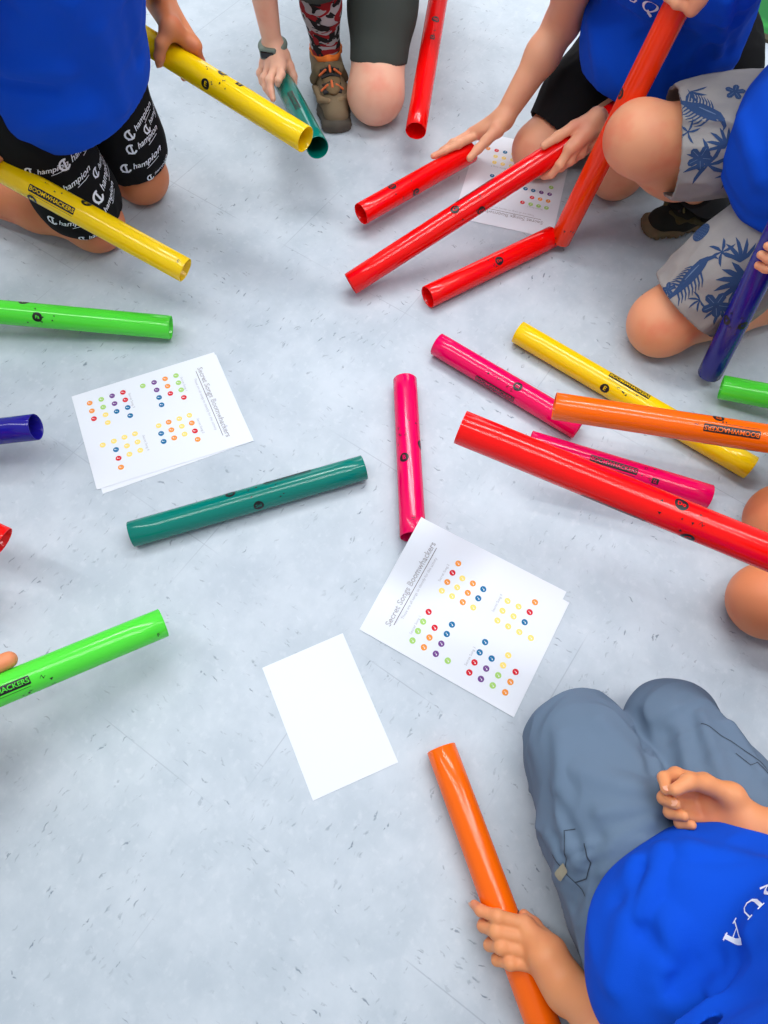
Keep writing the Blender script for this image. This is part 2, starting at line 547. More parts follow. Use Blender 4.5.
# ------------------------------------------------------------------ song sheets
paper = plain('paper', lin(226, 232, 241), .75, .3)
INK = {'O': lin(240, 150, 60), 'R': lin(212, 30, 48), 'Y': lin(247, 222, 120), 'G': lin(165, 210, 110), 'B': lin(15, 110, 160), 'P': lin(112, 66, 140)}
ink_mats = {k: plain('ink_' + n, INK[k], .7, .2) for k, n in (('O', 'orange'), ('R', 'red'), ('Y', 'yellow'), ('G', 'green'), ('B', 'blue'), ('P', 'purple'))}
ink_dark = plain('ink_dark', lin(95, 78, 80), .7, .2)
ink_grey = plain('ink_grey', lin(176, 178, 186), .7, .2)
ink_white = plain('ink_white', lin(235, 238, 242), .7, .2)
MAIN_DOTS = [(365,182,'O'),(346,214,'R'),(329,246,'O'),(311,276,'Y'),(380,234,'Y'),(363,265,'Y'),(346,295,'Y'),(416,252,'O'),(399,284,'O'),(382,315,'O'),(451,271,'B'),(434,302,'B'),(417,333,'Y'),
 (267,347,'R'),(249,379,'G'),(232,410,'G'),(214,441,'G'),(288,400,'R'),(271,432,'O'),(253,464,'O'),(346,390,'B'),(329,421,'B'),(311,453,'P'),(293,486,'P'),(333,509,'G'),
 (531,310,'Y'),(514,343,'Y'),(497,376,'Y'),(567,328,'Y'),(550,361,'Y'),(532,395,'Y'),(621,312,'O'),(603,346,'R'),(586,380,'B'),(568,413,'Y'),(605,432,'Y'),
 (456,448,'B'),(438,482,'B'),(421,515,'R'),(404,548,'R'),(477,502,'B'),(459,535,'P'),(442,569,'P'),(531,491,'Y'),(514,524,'Y'),(498,557,'G'),(480,590,'G'),(554,545,'R'),(537,578,'O'),(520,612,'O')]
# the printed dots' places on a page (0..1 across and down), read off the centre sheet
def homog(P, Q):
    A = []; B = []
    for (x, y), (u, v) in zip(P, Q):
        A += [[x, y, 1, 0, 0, 0, -u * x, -u * y], [0, 0, 0, x, y, 1, -v * x, -v * y]]; B += [u, v]
    return np.append(np.linalg.solve(np.array(A, float), np.array(B, float)), 1).reshape(3, 3)
CENTRE = [(359.4, 629.5), (421.3, 517), (569.3, 602.9), (513.8, 717.4)]      # top left, top right, bottom right, bottom left of the page
_H = homog(CENTRE, [(0, 0), (1, 0), (1, 1), (0, 1)])
DOTS = []
for a, b, k in MAIN_DOTS:
    q = _H @ A3(350 + a / 3.339, 510 + b / 3.339, 1); DOTS.append((q[0] / q[2], q[1] / q[2], k))
def sheet(name, label, quad, z, printed=True, group=None, rot=0.0, off=(0, 0), raise_corner=0.0):
    Q = [U(*p, z) for p in quad]
    w = (np.linalg.norm(Q[1] - Q[0]) + np.linalg.norm(Q[2] - Q[3])) / 2; h = (np.linalg.norm(Q[3] - Q[0]) + np.linalg.norm(Q[2] - Q[1])) / 2
    cen = sum(Q) / 4; c, s = math.cos(rot), math.sin(rot)
    Q = [cen + A3((p - cen)[0] * c - (p - cen)[1] * s + off[0], (p - cen)[0] * s + (p - cen)[1] * c + off[1], 0) for p in Q]
    rise = (U(*quad[1], z + raise_corner) - Q[1]) if raise_corner else None
    def at(u, v, lift=0.0):
        a, b = u / w, v / h
        if raise_corner:
            f = min(1.0, math.hypot(u - w, v) / .15); f = 1 - f * f * (3 - 2 * f)
            lift = A3(0, 0, lift) + rise * f - A3(0, 0, 0)
            return Q[0] * (1 - a) * (1 - b) + Q[1] * a * (1 - b) + Q[2] * a * b + Q[3] * (1 - a) * b + lift
        return Q[0] * (1 - a) * (1 - b) + Q[1] * a * (1 - b) + Q[2] * a * b + Q[3] * (1 - a) * b + A3(0, 0, lift)
    nx, ny = 40, 52
    V = []; F = []
    for l in (0, .00025):
        for j in range(ny + 1):
            for i in range(nx + 1): V.append(at(w * i / nx, h * j / ny, l))
    n = (nx + 1) * (ny + 1)
    I = lambda i, j, l: l * n + j * (nx + 1) + i
    for j in range(ny):
        for i in range(nx):
            F.append((I(i, j, 1), I(i, j + 1, 1), I(i + 1, j + 1, 1), I(i + 1, j, 1))); F.append((I(i, j, 0), I(i + 1, j, 0), I(i + 1, j + 1, 0), I(i, j + 1, 0)))
    for i in range(nx):
        F.append((I(i, 0, 0), I(i, 0, 1), I(i + 1, 0, 1), I(i + 1, 0, 0))); F.append((I(i, ny, 0), I(i + 1, ny, 0), I(i + 1, ny, 1), I(i, ny, 1)))
    for j in range(ny):
        F.append((I(0, j, 0), I(0, j + 1, 0), I(0, j + 1, 1), I(0, j, 1))); F.append((I(nx, j, 0), I(nx, j, 1), I(nx, j + 1, 1), I(nx, j + 1, 0)))
    me = mesh_np(name, V, F, smooth=True)
    bm = bmesh.new(); bm.from_mesh(me); bmesh.ops.recalc_face_normals(bm, faces=bm.faces[:]); bm.to_mesh(me); bm.free(); me.set_sharp_from_angle(angle=.9)
    ob = link(name, me, paper, base=Q[0])
    tag(ob, label, 'paper', group or ('song sheets' if name == 'song_sheet' else None))
    if printed:
        keys = ['O', 'R', 'Y', 'G', 'B', 'P']
        art = Art()
        for (u, v, k) in DOTS:
            u, v = u * w, v * h
            art.add(disc(u, -v, .0052), keys.index(k), 0)
            art.add(disc(0, 0, .0011, 8), 6, 1, (u - .0008, -v - .0015))
            art.add(stroke([(.0004, -.0012), (.0004, .0022), (.0018, .0015)], .0006), 6, 1, (u, -v))
        me = art.to_mesh('printed_dots', lambda a, b, l: at(a, -b, .0005 + l * .00022))
        link('printed_dots', me, [ink_mats[k] for k in keys] + [ink_white], ob)
        art = Art()
        art.add(text_vf('Secret Songs Boomwhackers', .0140, bold=.006), 0, 0, (w * .5, -.038)); art.add(stroke([(w * .5 - .076, -.0465), (w * .5 + .076, -.0465)], .0010), 0, 0)
        art.add(text_vf('Secret Songs Boomwhackers', .0140, bold=-.022), 2, 1, (w * .5, -.038))
        art.add(text_vf('These are all songs to identify for this activity', .0066), 1, 0, (w * .5, -.054))
        for (u, v, sx) in ((.235, .275, 1), (.70, .275, 2), (.235, .635, 3), (.70, .635, 4)):
            art.add(text_vf('Secret Song %d' % sx, .0062), 1, 0, (u * w, -v * h))
        me = art.to_mesh('printed_text', lambda a, b, l: at(a, -b, .0005 + l * .00022))
        link('printed_text', me, [ink_dark, ink_grey, paper], ob)
    return ob
LEFT = [(214, 352.2), (253.9, 440.8), (96.8, 489.8), (71.5, 396.6)]
sheet('song_sheet', 'song sheet underneath, peeking out at the right corner of the centre pair', [(361, 629), (421.5, 517.5), (566.4, 591.8), (511, 706)], .0004, printed=False, raise_corner=.0595)
sheet('song_sheet', 'song sheet with the underlined title up its left edge, top of the centre pair', CENTRE, .0012, raise_corner=.0600)
sheet('song_sheet', 'song sheet lower of the left pair, showing only at its bottom left corner', [(216, 354.5), (253.5, 441), (102.8, 494), (76, 399)], .0004, printed=False)
sheet('song_sheet', 'song sheet above the dark teal tube, top of the left pair', LEFT, .0012)
T0 = U(552, 238.5, .0006); T1 = U(450, 216.5, .0006)
tx = nrm(T1 - T0); ty = A3(tx[1], -tx[0], 0)
def topx(P):
    q = (P - CP) @ ROT; return (384 + FPX * q[0] / -q[2], 512 - FPX * q[1] / -q[2])
sheet('song_sheet', 'song sheet under the red tubes, before the child in black shorts', [topx(T0), topx(T0 + tx * .2159), topx(T0 + tx * .2159 + ty * .2794), topx(T0 + ty * .2794)], .0006)
sheet('paper_sheet', 'blank white half sheet of paper lying below the centre song sheet', [(262.1, 667.9), (342.7, 633.1), (398.3, 762.3), (312.9, 800.8)], .0006, printed=False)

# ------------------------------------------------------------------ percussion tubes
RT = .0222
black_ink = plain('black_ink', lin(22, 20, 22), .35, .4)
TC = {'red': (1.0, .001, .001, 1), 'orange': (1.0, .15, .0, 1), 'yellow': (1.0, .68, .002, 1), 'green': (.09, .80, .05, 1),
      'teal': (.0, .21, .165, 1), 'violet': (.014, .010, .30, 1), 'pink': (.93, .0, .115, 1), 'redorange': (1.0, .04, .001, 1)}
TM = {k: tube_mat('plastic_' + k, v) for k, v in TC.items()}
TUBES = {}
def tframe(A, t):
    n0 = CP - A; n0 = nrm(n0 - t * (n0 @ t)); return n0, np.cross(n0, t)
def make_tube(key, label, col, A, B, marks, length=None, group=None, name='percussion_tube'):
    t = nrm(B - A); L = length or np.linalg.norm(B - A)
    mid = A + t * L * .35
    n0, m = tframe(mid, t)
    def at(s, phi, r): return A + t * s + (n0 * math.cos(phi) + m * math.sin(phi)) * r
    TUBES[key] = dict(A=A, t=t, L=L, n0=n0, m=m, at=at)
    prof = [(.0006, RT - .0016), (0, RT - .0011), (0, RT - .0005), (.0006, RT)] + [(L * k / 10, RT) for k in range(1, 10)] + [(L - .0006, RT), (L, RT - .0005), (L, RT - .0011), (L - .0006, RT - .0016)] + [(L * k / 10, RT - .0016) for k in range(9, 0, -1)]
    n = 56; V = []; F = []
    for s, r in prof:
        for i in range(n): V.append(at(s, 2 * math.pi * i / n, r))
    q = len(prof)
    for a in range(q):
        b = (a + 1) % q
        for i in range(n):
            j = (i + 1) % n; F.append((a * n + i, a * n + j, b * n + j, b * n + i))
    me = mesh_np(name, V, F)
    bm = bmesh.new(); bm.from_mesh(me); bmesh.ops.recalc_face_normals(bm, faces=bm.faces[:]); bm.to_mesh(me); bm.free()
    o = link(name, me, TM[col], base=A)
    tag(o, label, 'tube', group or 'coloured percussion tubes')
    art = Art()
    for mk in marks:
        kind, s, phi = mk[0], mk[1], math.radians(mk[2])
        flip = math.pi if (len(mk) > 3 and mk[3]) else 0.0
        txt = mk[4] if len(mk) > 4 else ''
        y = phi * RT
        if kind == 'label':
            art.add(rrect(.084, .0125, .0015), 0, 0, (s, y), flip)
            art.add(text_vf('BOOMWHACKERS', .0098, bold=.012), 1, 1, (s, y), flip)
            art.add(rrect(.0775, .0105, .0006), 0, -1, (s, y), flip)
            c, k = math.cos(flip), math.sin(flip)
            art.add(stroke([(-.04, -.0095), (.04, -.0095)], .0007), 0, 0, (s, y), flip)
        elif kind == 'note':
            art.add(disc(0, 0, .0088, 24), 0, 0, (s, y), flip); art.add(text_vf(txt, .0115 if len(txt) == 1 else .0085, bold=.02), 1, 1, (s, y), flip + (mk[5] if len(mk) > 5 else 0))
        elif kind == 'text':
            art.add(text_vf(txt, .009, bold=.01), 0, 0, (s, y), flip)
        elif kind == 'bits':
            rr = random.Random(int(s * 1e4) + int(mk[2]))
            for _ in range(7):
                a = rr.uniform(0, 6.3); px_, py_ = s + rr.uniform(-.03, .03), y + rr.uniform(-.9, .9) * RT
                sz = rr.uniform(.0018, .003)
                if rr.random() < .75: art.add(([(sz, 0), (-sz * .6, sz * .7), (-sz * .6, -sz * .7)], [(0, 1, 2)]), 0, 0, (px_, py_), a)
                else: art.add(stroke([(-.004, 0), (-.0015, .003), (.0005, -.002), (.003, .002)], [.0006, .0016, .0014, .0005]), 0, 0, (px_, py_), a)
        elif kind == 'box':
            art.add(rrect(.012, .010, .001), 0, 0, (s, y), flip); art.add(text_vf(txt, .008, bold=.02), 1, 1, (s, y), flip)
    if marks:
        me = art.to_mesh('printed_marks', lambda x, y, l: at(x, y / RT, RT + .00025 + l * .00012), (None, .0018))
        link('printed_marks', me, [black_ink, TM[col]], o)
    return o
def ext(a, b, L): return a, a + nrm(b - a) * L
W_ = math.pi / 2
# lying on the floor
make_tube('teal_floor', 'dark teal percussion tube lying alone below the left song sheets', 'teal', U(131, 534.5, RT), U(364, 467.5, RT),
          [('note', .215, -35, 0, 'Sol'), ('note', .175, 62, 0, 'G'), ('label', .275, 78, 0), ('bits', .235, 5)])
make_tube('pink_left', 'pink percussion tube lying under the open end of the orange tube', 'pink', U(437, 344, RT), U(579, 428, RT),
          [('label', .144, -48, 0), ('note', .18, 22, 0, 'B', W_), ('bits', .15, 15)])
make_tube('pink_center', 'pink percussion tube in the middle, its end tucked under the centre song sheet', 'pink', U(405, 380, RT), U(413, 537, RT),
          [('note', .175, -22, 0, 'B', W_), ('note', .145, 72, 0, 'Ti', W_), ('bits', .12, 0), ('text', .292, 5, 0, 'Ti')])
make_tube('pink_right', 'pink percussion tube half hidden behind the big red tube', 'pink', U(529, 442.5, RT), U(709, 497, RT),
          [('label', .15, 15, 0), ('box', .225, -2, 1, 'Ti'), ('bits', .20, 40)])
make_tube('yellow_floor', 'yellow percussion tube lying on the floor beneath the orange tube', 'yellow', U(518, 332, RT), U(751, 468, RT),
          [('label', .235, 52, 0), ('note', .20, -24, 0, 'E'), ('bits', .25, 0)])
make_tube('red_floor', 'short red percussion tube on the floor touching the foot of the long orange-red tube', 'red', U(427.5, 297, RT), U(552, 237, RT),
          [('note', .165, 8, 0, 'Do'), ('bits', .165, 0)])
# held
make_tube('orange_b', 'orange percussion tube under the hand of the child in grey-blue trousers', 'orange', *ext(U(441, 748, .024), U(497, 900, .034), .555),
          [('label', .27, 88, 0), ('bits', .26, 60)])
make_tube('red_big', 'large bright red percussion tube crossing the right side above the pink one', 'red', *ext(U(460.3, 427, .345), U(768, 552.5, .325), .63),
          [('note', .285, 42, 0, 'Do'), ('note', .31, -66, 0, 'C'), ('label', .215, -82, 0), ('bits', .29, -15)])
make_tube('orange_r', 'orange percussion tube with red label held above the yellow one at the right', 'orange', *ext(U(554, 406, .155), U(768, 438.7, .18), .555),
          [('label', .27, 8, 1), ('note', .25, 66, 1, 'D'), ('label', .28, -95, 0), ('bits', .24, 50)])
make_tube('green_r', 'light green percussion tube at the right edge below the violet one', 'green', *ext(U(721, 387, .035), U(768, 396, .05), .465), [])
make_tube('violet_r', 'violet percussion tube leaning beside the patterned shorts', 'violet', *ext(U(710, 373, .024), U(765, 262, .29), .365),
          [('note', .15, 40, 0, 'A', W_), ('note', .15, -40, 0, 'La', W_), ('bits', .15, 0)])
make_tube('R1', 'short red percussion tube held at the top by the child in plain black shorts', 'red', *ext(U(361, 214, .045), U(476, 149, .045), .305),
          [('note', .13, -48, 0, 'C'), ('note', .085, 50, 0, 'Do'), ('bits', .11, 0)])
make_tube('R2', 'long red percussion tube crossing over the song sheet at the top', 'red', *ext(U(350.5, 284, .03), U(546, 158, .16), .63),
          [('note', .245, 32, 0, 'C'), ('note', .29, -50, 0, 'Do'), ('label', .30, 86, 0), ('bits', .27, 0)])
make_tube('R4', 'long orange-red percussion tube slanting up to the top edge at the right', 'redorange', *ext(U(560, 240, .022), U(680, 0, .46), .63),
          [('note', .30, 62, 0, 'C', W_), ('bits', .015, 0)])
make_tube('R5', 'red percussion tube pointing down from the top edge beside a bare knee', 'red', *ext(U(415.7, 131, .085), U(438, 0, .13), .63),
          [('note', .30, -5, 0, 'Do', W_), ('box', .245, -5, 0, 'C'), ('bits', .28, 30)])
make_tube('violet_l', 'blue-violet percussion tube end sticking in from the left edge', 'violet', *ext(U(36, 427, .085), U(0, 431.3, .075), .365), [])
make_tube('yellow_up', 'yellow percussion tube held over the teal one near the top', 'yellow', *ext(U(305.4, 139.5, .27), U(150, 43, .30), .492),
          [('note', .205, 25, 1, 'E'), ('note', .19, -72, 1, 'Mi'), ('box', .15, -62, 1, 'E'), ('bits', .19, -25)])
make_tube('yellow_low', 'yellow percussion tube passing in front of the black patterned shorts', 'yellow', *ext(U(185.4, 270.3, .14), U(0, 168.5, .235), .492),
          [('label', .245, 10, 1), ('note', .195, -62, 1, 'E'), ('note', .28, 62, 1, 'Mi'), ('bits', .25, -40), ('text', .012, -20, 1, 'E')])
make_tube('green_top', 'light green percussion tube entering from the left above the song sheets', 'green', *ext(U(171, 327.5, .026), U(0, 312, .06), .465),
          [('note', .236, 8, 1, 'Fa'), ('note', .265, -76, 1, 'F'), ('bits', .235, 0)])
make_tube('green_b', 'light green percussion tube pointing in from the lower left with a fingertip on it', 'green', *ext(U(163.5, 622.5, .075), U(0, 690, .12), .465),
          [('label', .232, 5, 1), ('text', .014, 40, 1, 'F'), ('bits', .180, 50)])
make_tube('red_left', 'red percussion tube whose tip just shows at the left edge', 'red', *ext(U(4, 541.5, .12), U(-100, 495, .17), .305), [])
make_tube('teal_t', 'dark teal percussion tube under the watch-wearing hand', 'teal', *ext(U(317.7, 147.6, .14), U(273, 62, .05), .416),
          [('label', .17, -5, 0), ('bits', .2, 30)])

# ------------------------------------------------------------------ people
BLUE = cloth_mat('blue_shirt_cotton', lin(0, 74, 200), .10, .3)
HAIR = plain('dark_hair', lin(60, 42, 30), .6)
HAIR2 = plain('fair_hair', lin(150, 115, 75), .6)
EYE = plain('eye', lin(40, 30, 25), .2)
NAIL = plain('nail', lin(236, 172, 142), .3, .5)
def skin(n, rgb, pk): return skin_mat('skin_' + n, lin(*rgb), lin(*pk))

def onray(px, py, ref, L, up=True):
    """the point seen at (px, py) that lies a bone's length from ref"""
    r = nrm(ray(px, py)); q = CP - ref
    b = r @ q; c = q @ q - L * L; D = b * b - c
    if D < 0: return CP - r * b
    return CP + r * (-b - math.sqrt(D) if up else -b + math.sqrt(D))
def hand(sh, wrist, mcp, fingers, thumb, sc=1.0, wr=.021, k=.010):
    """palm, four fingers and a thumb from joint positions"""
    wrist = np.asarray(wrist, float); mcp = [np.asarray(m, float) for m in mcp]
    across = nrm(mcp[3] - mcp[0])
    for i, m in enumerate(mcp):
        w = wrist + across * (i - 1.5) * .008 * sc
        sh.cone(w, m, .0155 * sc, .0100 * sc, .014)
    sh.cone(mcp[0], mcp[3], .0088 * sc, .0080 * sc, .010)
    T = [np.asarray(p, float) for p in thumb]
    sh.cone(wrist, T[0], .0155 * sc, .0135 * sc, .014)
    sh.cone(T[0], (mcp[0] + mcp[1]) / 2, .0120 * sc, .0090 * sc, .012)
    sh.chain(T, [.0135 * sc, .0105 * sc, .0090 * sc, .0074 * sc][:len(T)], .006)
    for i, f in enumerate(fingers):
        pts = [mcp[i]] + [np.asarray(p, float) for p in f]
        r0 = [1, 1.04, 1.0, .88][i] * sc
        rs = [.0092 * r0, .0086 * r0, .0075 * r0, .0062 * r0]
        sh.chain(pts, rs[:len(pts)], .0035)
        sh.ball(pts[1], .0091 * r0, .004)
def grip(sh, key, s0, phi0, w, sgn, wrist, sc=1.0, bend=(62, 104, 138), step=.0185, fan=0.0, thumb=None, gap=.0085):
    """a hand closed round a tube: knuckles at angle phi0, fingers wrapping in direction w, index towards sgn"""
    T = TUBES[key]; at = lambda s, p, r: T['at'](s, math.radians(p), RT + r)
    mcp = []; F = []
    for i in range(4):
        s = s0 + sgn * (1.5 - i) * step * sc
        b = 1.0 - .06 * abs(i - 1) ; g = gap * sc
        mcp.append(at(s, phi0, g + .004))
        F.append([at(s + sgn * fan * (1.5 - i), phi0 + w * bend[0] * b, g), at(s + sgn * fan * 1.4 * (1.5 - i), phi0 + w * bend[1] * b, g - .001), at(s + sgn * fan * 1.6 * (1.5 - i), phi0 + w * bend[2] * b, g - .0015)])
    if thumb is None:
        a = [(-.2, -48, .020), (.85, -70, .013), (1.9, -92, .0095), (2.6, -118, .008)]
    else: a = thumb
    th = [at(s0 + sgn * u * step * sc, phi0 + w * p, r * sc) for u, p, r in a]
    hand(sh, wrist, mcp, F, th, sc)
    return mcp, F, th
def nail(parent, tip, prev, up, r=.0058):
    x = nrm(np.asarray(tip) - np.asarray(prev)); n = nrm(up - x * (up @ x)); y = np.cross(n, x)
    V = []; F = []
    c = np.asarray(tip) + n * .0058 + x * .001
    V.append(c + n * .0010)
    for k in range(14):
        a = 2 * math.pi * k / 14; V.append(c + x * r * 1.05 * math.cos(a) + y * r * .8 * math.sin(a) - n * .0014 * abs(math.sin(a)))
    for k in range(14): F.append((0, 1 + k, 1 + (k + 1) % 14))
    link('fingernail', mesh_np('fingernail', V, [], F), NAIL, parent)

def head(P, body_sh, c, fwd, up, hair, sc=1.0):
    fwd = nrm(np.asarray(fwd, float)); M = frame(fwd, np.asarray(up, float)); X, Y, Z = M.T
    c = np.asarray(c, float); at = lambda x, y, z: c + (X * x + Y * y + Z * z) * sc
    body_sh.ell(at(0, 0, .02), A3(.088, .072, .088) * sc, M, .02)
    body_sh.ell(at(.022, 0, -.045), A3(.060, .052, .062) * sc, M, .03)
    body_sh.cone(at(.078, 0, .004), at(.094, 0, -.022), .007 * sc, .011 * sc, .012)
    body_sh.cone(at(.074, -.018, -.056), at(.074, .018, -.056), .0075 * sc, .0075 * sc, .006)
    body_sh.sub(lambda Q: ell(Q, at(.088, 0, -.0555), A3(.012, .02, .0022) * sc, M), .002)
    for s in (-1, 1):
        body_sh.ell(at(-.005, s * .072, -.005), A3(.016, .007, .026) * sc, M, .006)
        body_sh.cone(at(.076, s * .018, .027), at(.068, s * .048, .026), .006 * sc, .006 * sc, .012)
    def finish(root):
        h = Shape(); h.ell(at(-.010, 0, .040), A3(.094, .084, .084) * sc, M); h.ell(at(-.05, 0, -.01), A3(.05, .07, .07) * sc, M, .03)
        h.sub(lambda Q: ell(Q, at(.085, 0, -.035), A3(.075, .085, .085) * sc, M), .01)
        h.disp(folds(.005, 38, Z, 3, 4))
        solid('hair', h, hair, root, .005)
        for s in (-1, 1):
            e = Shape(); e.ball(at(.074, s * .031, .008), .0105 * sc)
            solid('eye', e, EYE, root, .003)
    return finish

def tube_leg(pts, rs, end_n, k=.03, amp=.0, **kw):
    """one leg or sleeve of a garment, open at its last point"""
    g = Shape(); P = [np.asarray(p, float) for p in pts]
    g.chain(P, rs, k); 
    if amp: g.disp(folds(amp, kw.get('freq', 16), kw.get('axis', P[-1] - P[0]), kw.get('stretch', 2.5), kw.get('seed', 1)))
    n = nrm(np.asarray(end_n, float))
    c = P[-1]
    g.hollow(c, n, .035, .0045, 9.0); g.cut(c, n)
    return g
def sleeve(sh_, el, r0, r1, f, amp=.003, seed=1):
    sh_ = np.asarray(sh_, float); el = np.asarray(el, float)
    n = nrm(el - sh_); e = sh_ * (1 - f) + el * f
    return tube_leg([sh_, e], [r0, r1], n, amp=amp, seed=seed)
class Kid:
    def __init__(s, label, base, skinm):
        s.root = thing('person', label, 'person', (base[0], base[1], 0), 'children kneeling around the tubes'); s.skin = skinm; s.b = Shape(); s.fin = []
    def leg(s, hip, knee, ank, toe, r=(.080, .058, .040), foot=True, kneecap=None):
        hip, knee, ank, toe = [np.asarray(v, float) for v in (hip, knee, ank, toe)]
        s.b.cone(hip, knee, r[0], r[1], .03)
        mid = knee * .62 + ank * .38
        s.b.chain([knee, mid, ank], [r[1] * .94, r[1] * .86, r[2] * .82], .02)
        f = nrm(knee - (hip + ank) / 2)
        s.b.ball(knee + f * .008, r[1] * .93, .03)
        if foot:
            s.b.chain([ank, ank * .35 + toe * .65, toe], [.030, .026, .018], .02)
            s.b.ball(ank - nrm(toe - ank) * .03, .026, .03)
    def torso(s, pel, chest, neck, shL, shR, r=.10):
        pel, chest, neck, shL, shR = [np.asarray(v, float) for v in (pel, chest, neck, shL, shR)]
        a = nrm(shR - shL) * .05
        s.b.cone(pel - a, chest - a, r * .85, r * .72, .04); s.b.cone(pel + a, chest + a, r * .85, r * .72, .04)
        s.b.cone(shL, shR, .036, .036, .03); s.b.cone(chest, neck, .06, .042, .05)
    def arm(s, sh_, el, wr, r=(.043, .034, .021)):
        sh_, el, wr = [np.asarray(v, float) for v in (sh_, el, wr)]
        s.b.cone(sh_, el, r[0], r[1], .02)
        m = el * .68 + wr * .32
        s.b.chain([el, m, wr], [r[1] * .98, r[1] * .98, r[2]], .02)
    def done(s, h=.0022):
        o = solid('body', s.b, s.skin, s.root, h)
        for f in s.fin: f(s.root)
        return o

def L_(*a): return float(np.linalg.norm(np.asarray(a[0]) - np.asarray(a[1])))
# ================================================================== child kneeling at the lower right
k6 = Kid('person in a blue T-shirt and grey-blue trousers kneeling at the lower right', (.42, -.1), skin('warm', (226, 150, 100), (228, 140, 100)))
kL, kR = U(588, 752, .085), U(674, 728, .085)
hL, hR = A3(.375, -.19, .14), A3(.53, -.17, .14)
k6.leg(hL, kL, A3(.37, -.22, .05), A3(.39, -.34, .03), (.070, .050, .035))
k6.leg(hR, kR, A3(.52, -.2, .05), A3(.5, -.33, .03), (.070, .050, .035))
pel, che, nek = A3(.46, -.2, .2), A3(.52, -.16, .44), A3(.54, -.12, .56)
sL, sR = A3(.37, -.2, .49), A3(.65, -.05, .49)
k6.torso(pel, che, nek, sL, sR)
wL = U(566, 988, .082)
eL = U(655, 1062, .22)
k6.arm(sL, eL, wL, (.045, .037, .024))
wR = U(749, 828, .225); eR = A3(.66, -.015, .26)
k6.arm(sR, eR, wR, (.045, .036, .023))
# left hand over the orange tube
T = TUBES['orange_b']; at = lambda s, p, r: T['at'](s, math.radians(p), RT + r)
def s_of(key, px, py):
    """length along a tube of the point seen at (px, py)"""
    T = TUBES[key]; r = ray(px, py); A = T['A']; t = T['t']
    n = np.cross(r, np.cross(t, r)); return float(((CP - A) @ n) / (t @ n))
sb = lambda px, py: s_of('orange_b', px, py)
mc = [at(sb(515, 925), 42, .012), at(sb(515, 942), 40, .013), at(sb(516, 957), 42, .012), at(sb(520, 971), 46, .010)]
fg = [[at(sb(500, 913), -12, .011), at(sb(488, 906), -52, .010), at(sb(480, 902), -84, .009)],
      [at(sb(498, 928), -26, .012), at(sb(488, 923), -70, .009), at(sb(486, 922), -108, .008)],
      [at(sb(500, 944), -28, .012), at(sb(490, 944), -74, .009), at(sb(489, 943), -112, .008)],
      [at(sb(506, 961), -22, .010), at(sb(494, 960), -66, .008), at(sb(493, 959), -100, .007)]]
th = [U(553, 950, .075), U(544, 938, .062), U(534, 925, .052), U(524, 915, .045)]
hand(k6.b, wL, mc, fg, th, 1.0)
k6.b.cone(wL, U(545, 958, .086), .023, .020, .02)
# right hand lying palm up, fingertips curled in to the thumb
mcp = [U(704, 782, .213), U(699, 794, .205), U(702, 808, .203), U(710, 820, .205)]
fg2 = [[U(676, 775, .222), U(664, 778, .236), U(666, 790, .248)],
       [U(670, 790, .214), U(664, 798, .232), U(675, 804, .246)],
       [U(675, 804, .210), U(670, 812, .228), U(684, 816, .242)],
       [U(684, 816, .210), U(680, 823, .226), U(692, 825, .238)]]
th2 = [U(732, 796, .235), U(706, 784, .243), U(689, 782, .253), U(675, 790, .256)]
hand(k6.b, wR, mcp, fg2, th2, 1.0)
k6.fin.append(head('k6', k6.b, A3(.60, -.07, .70), (-.3, .9, -.35), (0, .2, 1), HAIR))
k6.done()
for tip, prev, up in ((fg[0][2], fg[0][1], T['at'](0, math.radians(-84), 1) - T['A']), (fg2[0][2], fg2[0][1], A3(-.2, -.1, 1)), (fg2[1][2], fg2[1][1], A3(-.2, 0, 1))):
    nail(k6.root, tip, prev, nrm(up))

TROUSER = cloth_mat('trouser_cloth', lin(101, 121, 143), .10, .3)
STITCH = plain('dark_stitching', lin(50, 60, 74), .9)
TAN = plain('tan_tag', lin(150, 145, 125), .7)
g = Shape()
g.chain([hL, kL + (hL - kL) * .25, kL], [.100, .092, .076], .03); g.chain([kL + A3(-.008, -.01, 0), A3(.338, -.07, .06), A3(.352, -.25, .05)], [.064, .058, .05], .02)
g.ball(kL + A3(-.008, .0, -.005), .076, .03)
g.chain([hR, kR + (hR - kR) * .3, kR], [.100, .088, .070], .006); g.chain([kR, A3(.52, -.22, .05)], [.06, .05], .02)
g.ell(A3(.455, -.21, .16), A3(.13, .11, .12), k=.03)
g.chain([A3(.345, -.25, .05), A3(.36, -.30, .045)], [.05, .05]); g.chain([A3(.52, -.22, .05), A3(.51, -.30, .045)], [.05, .05])
g.disp(folds(.0065, 12, A3(.95, .35, .1), 2.6, 2))
g.crease([(556, 876, 650, 820, .009, .0075), (566, 850, 640, 838, .008, .006), (572, 905, 600, 840, .010, -.006), (556, 800, 580, 850, .009, -.007), (575, 770, 640, 790, .014, .005), (600, 812, 665, 806, .010, .006),
          (560, 735, 560, 800, .012, .005), (636, 716, 652, 770, .010, -.006), (665, 735, 672, 780, .012, -.006), (700, 715, 728, 790, .010, .006), (715, 700, 765, 775, .008, .006), (690, 700, 700, 760, .012, -.005), (600, 720, 640, 760, .016, .005),
          (548, 835, 560, 860, .008, .006), (590, 870, 600, 935, .010, -.005)])
tro = solid('trousers', g, TROUSER, k6.root, .003)
bt = bvh_of(tro)
def world_bvh(o):
    b = Vector(_base.get(o.name, (0, 0, 0)))
    me = o.data
    return BVHTree.FromPolygons([v.co + b for v in me.vertices], [tuple(p.vertices) for p in me.polygons])
bt = world_bvh(tro)
